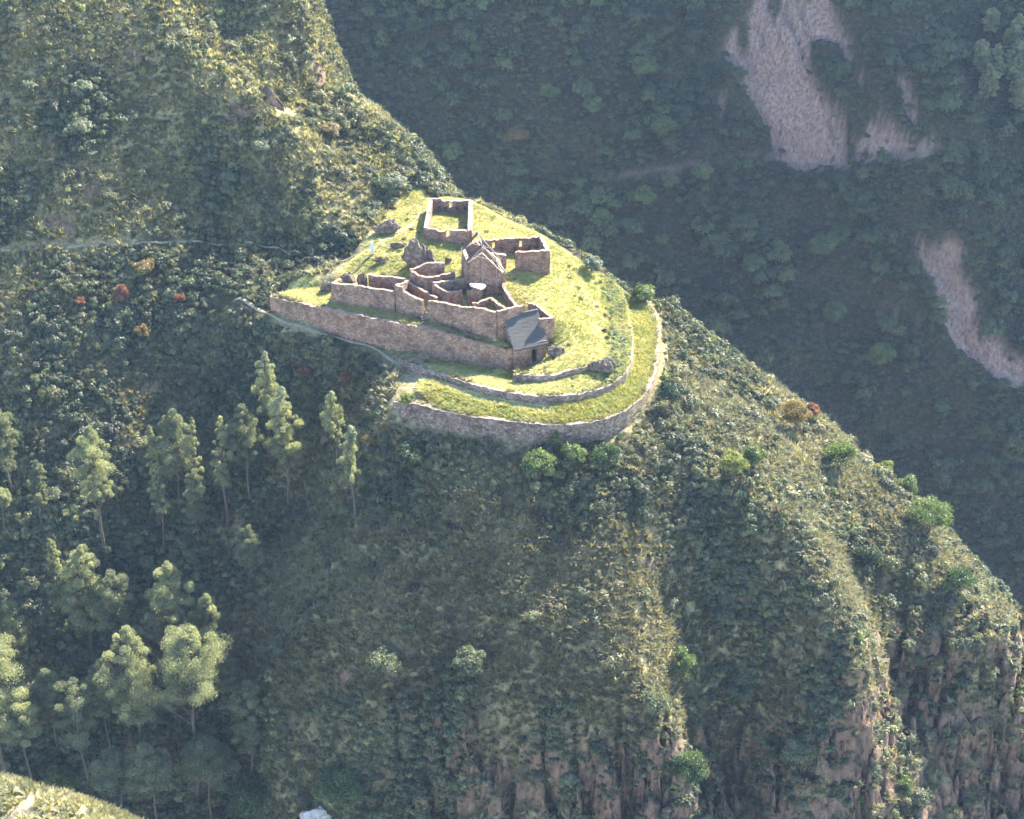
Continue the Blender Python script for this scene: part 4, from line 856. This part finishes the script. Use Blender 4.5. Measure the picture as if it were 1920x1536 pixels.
# knoll grass
kV = np.stack([kxs, kys, kz], -1); n = 9000; P, tot, k = sample_grid(kV, len(kx), len(ky), n, frame_w(kV, 120) * (1 - .9 * kp), 4); t = np.clip(fbm(P[:, 0] / 3, P[:, 1] / 3, 641) + .4 * (r.random(n) - .5), 0, 1)[:, None]
tint = G(.12, .13, .05) * (1 - t) + G(.36, .32, .17) * t; sz = .3 + .4 * r.random(n)
gn_scatter('knoll_grass', P, np.stack([sz] * 3, -1), r.random(n) * 6.28, r.integers(0, 4, n), tint, C_TUFT, label='dry grass on the knoll in the lower left corner')
# far wood
fV = np.stack([fxs, fys, fz], -1); fvis = frame_w(fV, 140) * (1 - .97 * fscar) * sstep(1.2, 3, ftrail)
fd = fvis * (.08 + .92 * sstep(.5, 5.0, -fdist + 5 * (fbm(fxs / 8, fys / 8, 657) - .5))) * (.25 + 1.2 * sstep(.38, .6, fbm(fxs / 26, fys / 26, 651, 3)))
n = 6500; P, tot, k = sample_grid(fV, len(fx), len(fy), n, fd, 5)
t = np.clip(fbm(P[:, 0] / 22, P[:, 1] / 22, 653, 3) + .75 * (r.random(n) - .5), 0, 1)[:, None]
tint = G(.026, .044, .018) * (1 - t) + G(.105, .135, .042) * t; odd = (r.random(n) < .008)[:, None]; tint = np.where(odd, G(.16, .12, .045), tint)
sz = 1.5 + 4.2 * r.random(n) ** 2.2
gn_scatter('far_wood', P, np.stack([sz, sz, sz * (.8 + .5 * r.random(n))], -1), r.random(n) * 6.28, r.integers(0, 6, n), tint, C_TREE, tilt=.06, label='dense wood covering the far side of the valley')
n = 20000; P, tot, k = sample_grid(fV, len(fx), len(fy), n, fvis * (.15 + .85 * sstep(0, 2, -fdist)), 6)
t = np.clip(fbm(P[:, 0] / 15, P[:, 1] / 15, 655, 3) + .6 * (r.random(n) - .5), 0, 1)[:, None]; tint = G(.030, .044, .022) * (1 - t) + G(.10, .11, .05) * t
sz = .8 + 1.1 * r.random(n)
gn_scatter('far_scrub', P, np.stack([sz, sz, sz], -1), r.random(n) * 6.28, r.integers(0, 6, n), tint, C_SHRUB, label='scrub between the trees of the far valley side')

# ------------------------------------------------------------------ trees and bushes that stand out one by one
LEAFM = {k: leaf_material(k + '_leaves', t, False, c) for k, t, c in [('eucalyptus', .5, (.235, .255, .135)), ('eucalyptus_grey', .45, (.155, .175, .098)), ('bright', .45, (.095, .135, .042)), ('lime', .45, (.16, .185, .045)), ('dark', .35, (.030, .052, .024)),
    ('sage', .35, (.11, .13, .07)), ('rust', .4, (.19, .085, .05)), ('ochre', .4, (.19, .14, .05)), ('green', .4, (.055, .09, .03)), ('far_green', .35, (.11, .15, .05)), ('far_ochre', .35, (.17, .12, .04))]}
def px_per_m(p): return F / project([p])[2][0]
def put_leaves(parent, c, rad, per, leaf, seed, mat, name='crown', up=.25, aspect=.6):
    v, f, sh = leaves(c, rad, per, leaf, seed, up, aspect); o = mesh_obj(name, v, f, LEAFM[mat], parent)
    a = o.data.attributes.new('leafshade', 'FLOAT', 'POINT'); a.data.foreach_set('value', sh.astype(np.float32)); return o
def eucalyptus(u, vf, vt, vc, w, label, seed, style='slim', mat='eucalyptus', at_fn=ground_at, lean=0.0, name='eucalyptus_tree', group='eucalyptus trees below the ruins', leaf=.145):
    """foot at (u, vf), tip on row vt, crown from row vc up, w pixels wide"""
    p = at_fn(u, vf); k = px_per_m(p); r = np.random.default_rng(seed)
    top = z_on_row(p[1], vt); H = top - p[2]; zc = z_on_row(p[1], vc + .10 * (vf - vc)); W = w / k / 2 * 1.15
    t = empty(name, tuple(p), label, 'tree', group); parts = []; c, rad, per = [], [], []
    dirx = r.normal(0, .02) + lean; diry = r.normal(0, .02)
    axis = lambda z: np.array((p[0] + dirx * (z - p[2]) + .25 * math.sin((z - p[2]) * .35 + seed), p[1] + diry * (z - p[2]), z))
    zs = np.linspace(p[2] - .8, top - .06 * H, 9); r0 = max(.12, .012 * H)
    for a, b in zip(zs[:-1], zs[1:]):
        f0, f1 = (a - p[2]) / H, (b - p[2]) / H; parts.append(tube(axis(a), axis(b), r0 * (1 - .85 * max(f0, 0)), r0 * (1 - .85 * f1), 6))
    n = {'slim': 46, 'full': 64, 'broad': 64, 'sparse': 26}[style]; Hc = top - zc
    for i in range(n):
        h = (i + r.random()) / n; h = h if style != 'broad' else .35 + .65 * h ** .8
        prof = {'slim': math.sin(math.pi * min(1, (h * .82 + .16))) ** .8 * (1 - .35 * h), 'full': math.sin(math.pi * (h * .80 + .18)) ** .7, 'broad': math.sin(math.pi * (h * .72 + .22)) ** .6, 'sparse': math.sin(math.pi * (h * .75 + .2)) ** .6}[style]
        if h > .93: prof *= .5
        a = i * 2.4 + r.random(); q = W * prof * (.2 + .85 * r.random()); z = zc + h * Hc * .97; ax = axis(z)
        cc = ax + np.array((math.cos(a) * q, math.sin(a) * q, 0)); rr = W * (.17 + .26 * r.random() ** 1.5) * (.5 + .6 * prof)
        c.append(cc); rad.append((rr, rr, rr * (1.25 if style == 'slim' else .9))); per.append(int(55 + 520 * min(1.3, rr) ** 1.6 * (.5 if style == 'sparse' else 1)))
        b0 = axis(max(p[2] + .3 * H, z - .18 * Hc - .5 * q)); parts.append(tube(b0, cc, r0 * .28, r0 * .06, 4))
    mesh_obj('trunk', *join(parts), M['bark'], t)
    put_leaves(t, c, rad, per, leaf, seed, mat, aspect=.4, up=.1); return t
def bush(u, vf, d, h, label, seed, mat='bright', at_fn=ground_at, name='bush', group='bushes that stand out on the hillside', leaf=.17, stem=.25, cat='bush'):
    p = at_fn(u, vf); k = px_per_m(p); r = np.random.default_rng(seed); Rb = d / k / 2; H = z_on_row(p[1], vf - h) - p[2]
    t = empty(name, tuple(p), label, cat, group); c, rad = [], []; n = int(10 + 3 * Rb)
    for i in range(n):
        a, q = i * 2.4 + r.random(), math.sqrt((i + .5) / n) * .72; hh = (.42 + .5 * r.random() * (1 - .55 * q)) * H
        c.append(p + np.array((math.cos(a) * q * Rb, math.sin(a) * q * Rb, hh))); rr = min(Rb, H) * (.3 + .16 * r.random()); rad.append((rr, rr, rr * .9))
    put_leaves(t, c, rad, int(min(340, 60 + 60 * Rb)), leaf, seed, mat, 'foliage', up=.3)
    mesh_obj('stem', *join([tube(p - (0, 0, .5), cc * .5 + p * .5 + np.array((0, 0, -.1)), .08 + .02 * Rb, .03, 4) for cc in c[:6]]), M['bark'], t); return t
EUC = [
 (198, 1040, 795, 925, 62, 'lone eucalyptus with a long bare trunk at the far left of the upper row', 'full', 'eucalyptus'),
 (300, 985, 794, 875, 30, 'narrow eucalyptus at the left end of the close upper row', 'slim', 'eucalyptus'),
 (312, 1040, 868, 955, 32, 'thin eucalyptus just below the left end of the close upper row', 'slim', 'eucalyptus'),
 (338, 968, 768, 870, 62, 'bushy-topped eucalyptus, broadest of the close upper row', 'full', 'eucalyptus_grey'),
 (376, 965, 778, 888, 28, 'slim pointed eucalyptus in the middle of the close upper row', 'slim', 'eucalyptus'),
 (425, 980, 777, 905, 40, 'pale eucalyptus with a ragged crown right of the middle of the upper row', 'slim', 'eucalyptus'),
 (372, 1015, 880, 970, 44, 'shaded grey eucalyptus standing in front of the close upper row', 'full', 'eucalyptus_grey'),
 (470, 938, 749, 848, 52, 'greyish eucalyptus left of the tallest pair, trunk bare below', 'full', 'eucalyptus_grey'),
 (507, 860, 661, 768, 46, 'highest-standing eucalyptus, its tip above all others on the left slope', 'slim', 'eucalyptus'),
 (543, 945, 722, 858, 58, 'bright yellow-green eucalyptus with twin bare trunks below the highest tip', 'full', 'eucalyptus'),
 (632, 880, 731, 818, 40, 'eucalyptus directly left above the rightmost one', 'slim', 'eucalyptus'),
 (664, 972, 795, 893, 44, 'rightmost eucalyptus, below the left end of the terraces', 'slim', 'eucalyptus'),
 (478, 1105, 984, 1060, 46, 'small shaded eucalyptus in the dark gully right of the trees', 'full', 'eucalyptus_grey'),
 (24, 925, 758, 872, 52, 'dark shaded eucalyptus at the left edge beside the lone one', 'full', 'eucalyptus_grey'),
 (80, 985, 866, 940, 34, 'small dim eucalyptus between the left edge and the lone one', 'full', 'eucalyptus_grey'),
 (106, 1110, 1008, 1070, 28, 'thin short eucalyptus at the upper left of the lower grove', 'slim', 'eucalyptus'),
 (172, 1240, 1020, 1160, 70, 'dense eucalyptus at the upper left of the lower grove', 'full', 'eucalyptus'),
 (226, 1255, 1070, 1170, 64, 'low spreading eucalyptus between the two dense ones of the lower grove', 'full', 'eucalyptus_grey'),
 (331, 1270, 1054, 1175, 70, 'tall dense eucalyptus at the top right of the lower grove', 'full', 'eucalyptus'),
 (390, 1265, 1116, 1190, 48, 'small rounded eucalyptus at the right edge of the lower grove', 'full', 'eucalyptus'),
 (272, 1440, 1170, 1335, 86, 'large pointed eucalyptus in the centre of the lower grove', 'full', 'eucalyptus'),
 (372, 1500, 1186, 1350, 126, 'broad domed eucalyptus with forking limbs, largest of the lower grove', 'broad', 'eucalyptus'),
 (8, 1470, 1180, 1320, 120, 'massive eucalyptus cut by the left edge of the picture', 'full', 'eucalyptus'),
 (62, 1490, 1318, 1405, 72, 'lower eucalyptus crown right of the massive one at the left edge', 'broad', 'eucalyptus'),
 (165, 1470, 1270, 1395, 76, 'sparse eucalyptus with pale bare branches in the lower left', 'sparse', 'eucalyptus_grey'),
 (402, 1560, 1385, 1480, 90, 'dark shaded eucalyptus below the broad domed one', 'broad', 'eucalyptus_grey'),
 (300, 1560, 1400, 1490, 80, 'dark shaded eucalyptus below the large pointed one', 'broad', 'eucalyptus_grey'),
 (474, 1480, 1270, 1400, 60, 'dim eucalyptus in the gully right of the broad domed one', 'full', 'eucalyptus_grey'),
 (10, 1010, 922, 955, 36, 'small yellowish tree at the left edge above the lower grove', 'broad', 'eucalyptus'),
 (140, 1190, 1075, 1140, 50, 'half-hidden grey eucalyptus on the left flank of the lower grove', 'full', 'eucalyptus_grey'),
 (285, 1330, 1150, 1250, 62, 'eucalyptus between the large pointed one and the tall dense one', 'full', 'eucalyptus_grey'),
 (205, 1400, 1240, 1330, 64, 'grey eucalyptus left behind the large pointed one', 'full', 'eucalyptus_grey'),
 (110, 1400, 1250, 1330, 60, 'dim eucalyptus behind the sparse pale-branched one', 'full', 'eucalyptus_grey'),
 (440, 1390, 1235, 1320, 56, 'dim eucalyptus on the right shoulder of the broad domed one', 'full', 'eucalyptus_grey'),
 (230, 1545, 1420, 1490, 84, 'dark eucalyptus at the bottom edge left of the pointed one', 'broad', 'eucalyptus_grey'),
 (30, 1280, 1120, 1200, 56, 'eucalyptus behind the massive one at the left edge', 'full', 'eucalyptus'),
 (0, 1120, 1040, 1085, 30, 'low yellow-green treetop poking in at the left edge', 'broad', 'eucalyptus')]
for i, (u, vf, vt, vc, w, lab, sty, mt) in enumerate(EUC): eucalyptus(u, vf, vt, vc, w, lab, 700 + i, sty, mt)
for i, (u, vf, vt, vc, w, lab) in enumerate([(1832, 150, 74, 128, 34, 'leftmost eucalyptus of the far clump in the upper right'), (1862, 165, 80, 135, 30, 'second eucalyptus from the left in the far upper right clump'), (1896, 130, 27, 95, 34, 'highest eucalyptus of the far clump in the upper right'),
    (1894, 175, 72, 145, 36, 'eucalyptus in front of the highest one in the far clump'), (1918, 170, 53, 130, 34, 'eucalyptus of the far clump cut by the right edge'), (1856, 80, 14, 55, 26, 'small eucalyptus behind the far clump near the top edge'), (1845, 205, 120, 180, 30, 'shaded eucalyptus at the foot of the far clump, left side'), (1905, 230, 140, 200, 34, 'shaded eucalyptus at the foot of the far clump, right side')]):
    eucalyptus(u, vf, vt, vc, w, lab, 740 + i, 'full', 'eucalyptus', far_at, group='eucalyptus trees on the far slope', leaf=.26)
BUSH = [(1255, 770, 58, 62, 'dark round bush hugging the outside of the lowest terrace wall', 'dark'), (1490, 815, 62, 68, 'ochre and green bush on the right crest', 'ochre'), (1521, 790, 30, 38, 'small rust-red bush behind the ochre one on the right crest', 'rust'),
 (1375, 905, 62, 62, 'yellow-green bush in the middle of the right-hand slope', 'lime'), (1412, 880, 46, 42, 'green bush just right of the yellow-green one', 'bright'), (1572, 880, 64, 52, 'broad bright green bush below the right crest', 'bright'), (1655, 897, 42, 32, 'low lime-green bush on the right crest line', 'lime'), (1700, 928, 46, 38, 'green bush on the right crest above the broad leafy clump', 'bright'),
 (1740, 1000, 86, 60, 'widest leafy green clump near the right end of the crest', 'bright'), (1795, 1118, 62, 50, 'green bush below the leafy clump, nearest the right edge of the slope', 'green'), (1622, 1075, 62, 56, 'dark green bush in the gully of the right-hand slope', 'dark'), (1280, 1290, 58, 80, 'pale green tree alone in the lower middle of the spur', 'bright'),
 (1690, 1500, 44, 44, 'bright green bush at the bottom right among the cliffs', 'bright'), (1616, 1512, 32, 26, 'small bright bush on the ledge at the bottom right', 'lime'), (1915, 1315, 30, 30, 'small green bush at the right edge on the cliff', 'bright'), (1010, 900, 70, 52, 'bright green bush below the lowest terrace wall, left of three', 'bright'), (1075, 872, 56, 42, 'bright green bush touching the foot of the lowest terrace wall', 'bright'), (1135, 890, 62, 60, 'darker green bush right of the bright ones under the terrace', 'green'),
 (1041, 846, 20, 44, 'slim pointed sapling against the lowest terrace wall', 'green'), (1206, 570, 52, 36, 'round green bush on the crest behind the terraces', 'bright'), (1110, 507, 40, 26, 'pale green bush on the crest behind the lawn', 'sage'), (764, 775, 30, 46, 'small yellow-green tree at the left end of the lowest terrace wall', 'lime'), (692, 850, 28, 42, 'yellowish bush between the rightmost eucalyptus and the terrace', 'ochre'),
 (230, 580, 34, 50, 'tall rust-red bush on the left slope', 'rust'), (338, 576, 26, 28, 'small rust-red bush right of the tall red one', 'rust'), (152, 578, 20, 22, 'tiny dull red bush left of the tall red one', 'rust'), (268, 640, 30, 34, 'brownish ochre bush below the tall red one', 'ochre'), (272, 518, 48, 30, 'ochre bush on the slope just below the hill trail', 'ochre'), (575, 712, 28, 30, 'reddish bush just right of the highest eucalyptus tip', 'rust'), (650, 725, 24, 26, 'dull red bush right of and above the leaning pair of eucalyptus', 'rust'),
 (155, 185, 44, 36, 'pale bush highest on the left hillside', 'sage'), (152, 262, 50, 40, 'pale round bush below the highest one on the left hillside', 'sage'), (490, 292, 44, 30, 'pale bush under the small hillside house', 'sage'), (430, 350, 40, 30, 'grey-green bush in the middle of the left hillside', 'sage'), (620, 260, 44, 30, 'yellowish bush on the lit ridge below the hillside house', 'ochre'), (740, 360, 52, 34, 'feathery pale bush on the ridge behind the rectangular house', 'sage'),
 (490, 1535, 130, 70, 'wide dark green bush at the bottom edge left of the pale rock', 'green'), (640, 1510, 110, 62, 'wide dark green bush at the bottom right of the pale rock', 'green'), (120, 1490, 70, 46, 'green bush behind the dry knoll in the lower left', 'bright'), (770, 880, 62, 46, 'dark rounded bush in the shade below the left of the terraces', 'dark'), (1350, 1180, 54, 46, 'grey-green bush on the rib left of the cliffs', 'sage'), (1500, 1445, 76, 62, 'pale bushy cushion capping the rock pillar at the bottom right', 'sage'), (1385, 1330, 70, 60, 'domed bush capping the pillar left of the bottom right cliffs', 'sage'), (1230, 1345, 60, 50, 'pale bush on the brow of the lower spur', 'sage'), (1290, 1480, 80, 64, 'domed shrub on the lowest pillar of the spur', 'green'), (720, 1270, 70, 50, 'grey-green bush left on the lower spur face', 'sage'), (880, 1270, 66, 52, 'grey-green bush in the middle of the lower spur face', 'sage')]
for i, (u, vf, d, h, lab, mt) in enumerate(BUSH): bush(u, vf, d, h, lab, 800 + i, mt)
FART = [(1208, 150, 56, 46, 'broad light green crown high on the far slope left of the upper landslip', 'far_green'), (1245, 262, 52, 44, 'round green crown left of the foot of the upper landslip', 'far_green'), (1030, 192, 40, 34, 'olive crown on the far slope above the ochre tree', 'far_green'), (969, 274, 50, 34, 'ochre tree on the far slope behind the rectangular house', 'far_ochre'), (1112, 218, 44, 38, 'green crown right of the ochre tree on the far slope', 'far_green'),
 (964, 385, 52, 44, 'large dark crown on the far slope just behind the lawn', 'green'), (1208, 388, 46, 38, 'green crown on the far slope below the start of the valley trail', 'far_green'), (1314, 345, 44, 36, 'green crown under the valley trail left of the landslip', 'far_green'), (848, 305, 46, 38, 'yellowish crown on the far slope behind the left ridge', 'far_green'), (1128, 430, 46, 38, 'green crown on the far slope above the pale crest bush', 'far_green'), (1538, 487, 56, 46, 'green crown in the middle of the far slope under the landslip', 'far_green'), (1650, 690, 54, 44, 'green crown on the far slope left of the lower landslip', 'far_green'), (780, 75, 40, 50, 'dark conical tree near the top of the far slope', 'green'), (1560, 610, 50, 40, 'dull green crown low on the far slope above the right crest', 'far_green')]
for i, (u, vf, d, h, lab, mt) in enumerate(FART): bush(u, vf, d, h, lab, 870 + i, mt, far_at, 'broadleaf_tree', 'trees that stand out on the far slope', .3, cat='tree')

# ------------------------------------------------------------------ air
hz, hn, hl, hb = new_mat('valley_haze'); hn.remove(hb)
pv = hn.new('ShaderNodeVolumePrincipled'); pv.inputs['Density'].default_value = 0.000048; pv.inputs['Color'].default_value = (.48, .65, .94, 1); pv.inputs['Anisotropy'].default_value = 0.0
hl.new(pv.outputs[0], hn['Material Output'].inputs['Volume'])
v, f = box_geo((10, 90, -276), 760, 900, 452); tag(mesh_obj('haze', v, f, hz), kind='stuff')
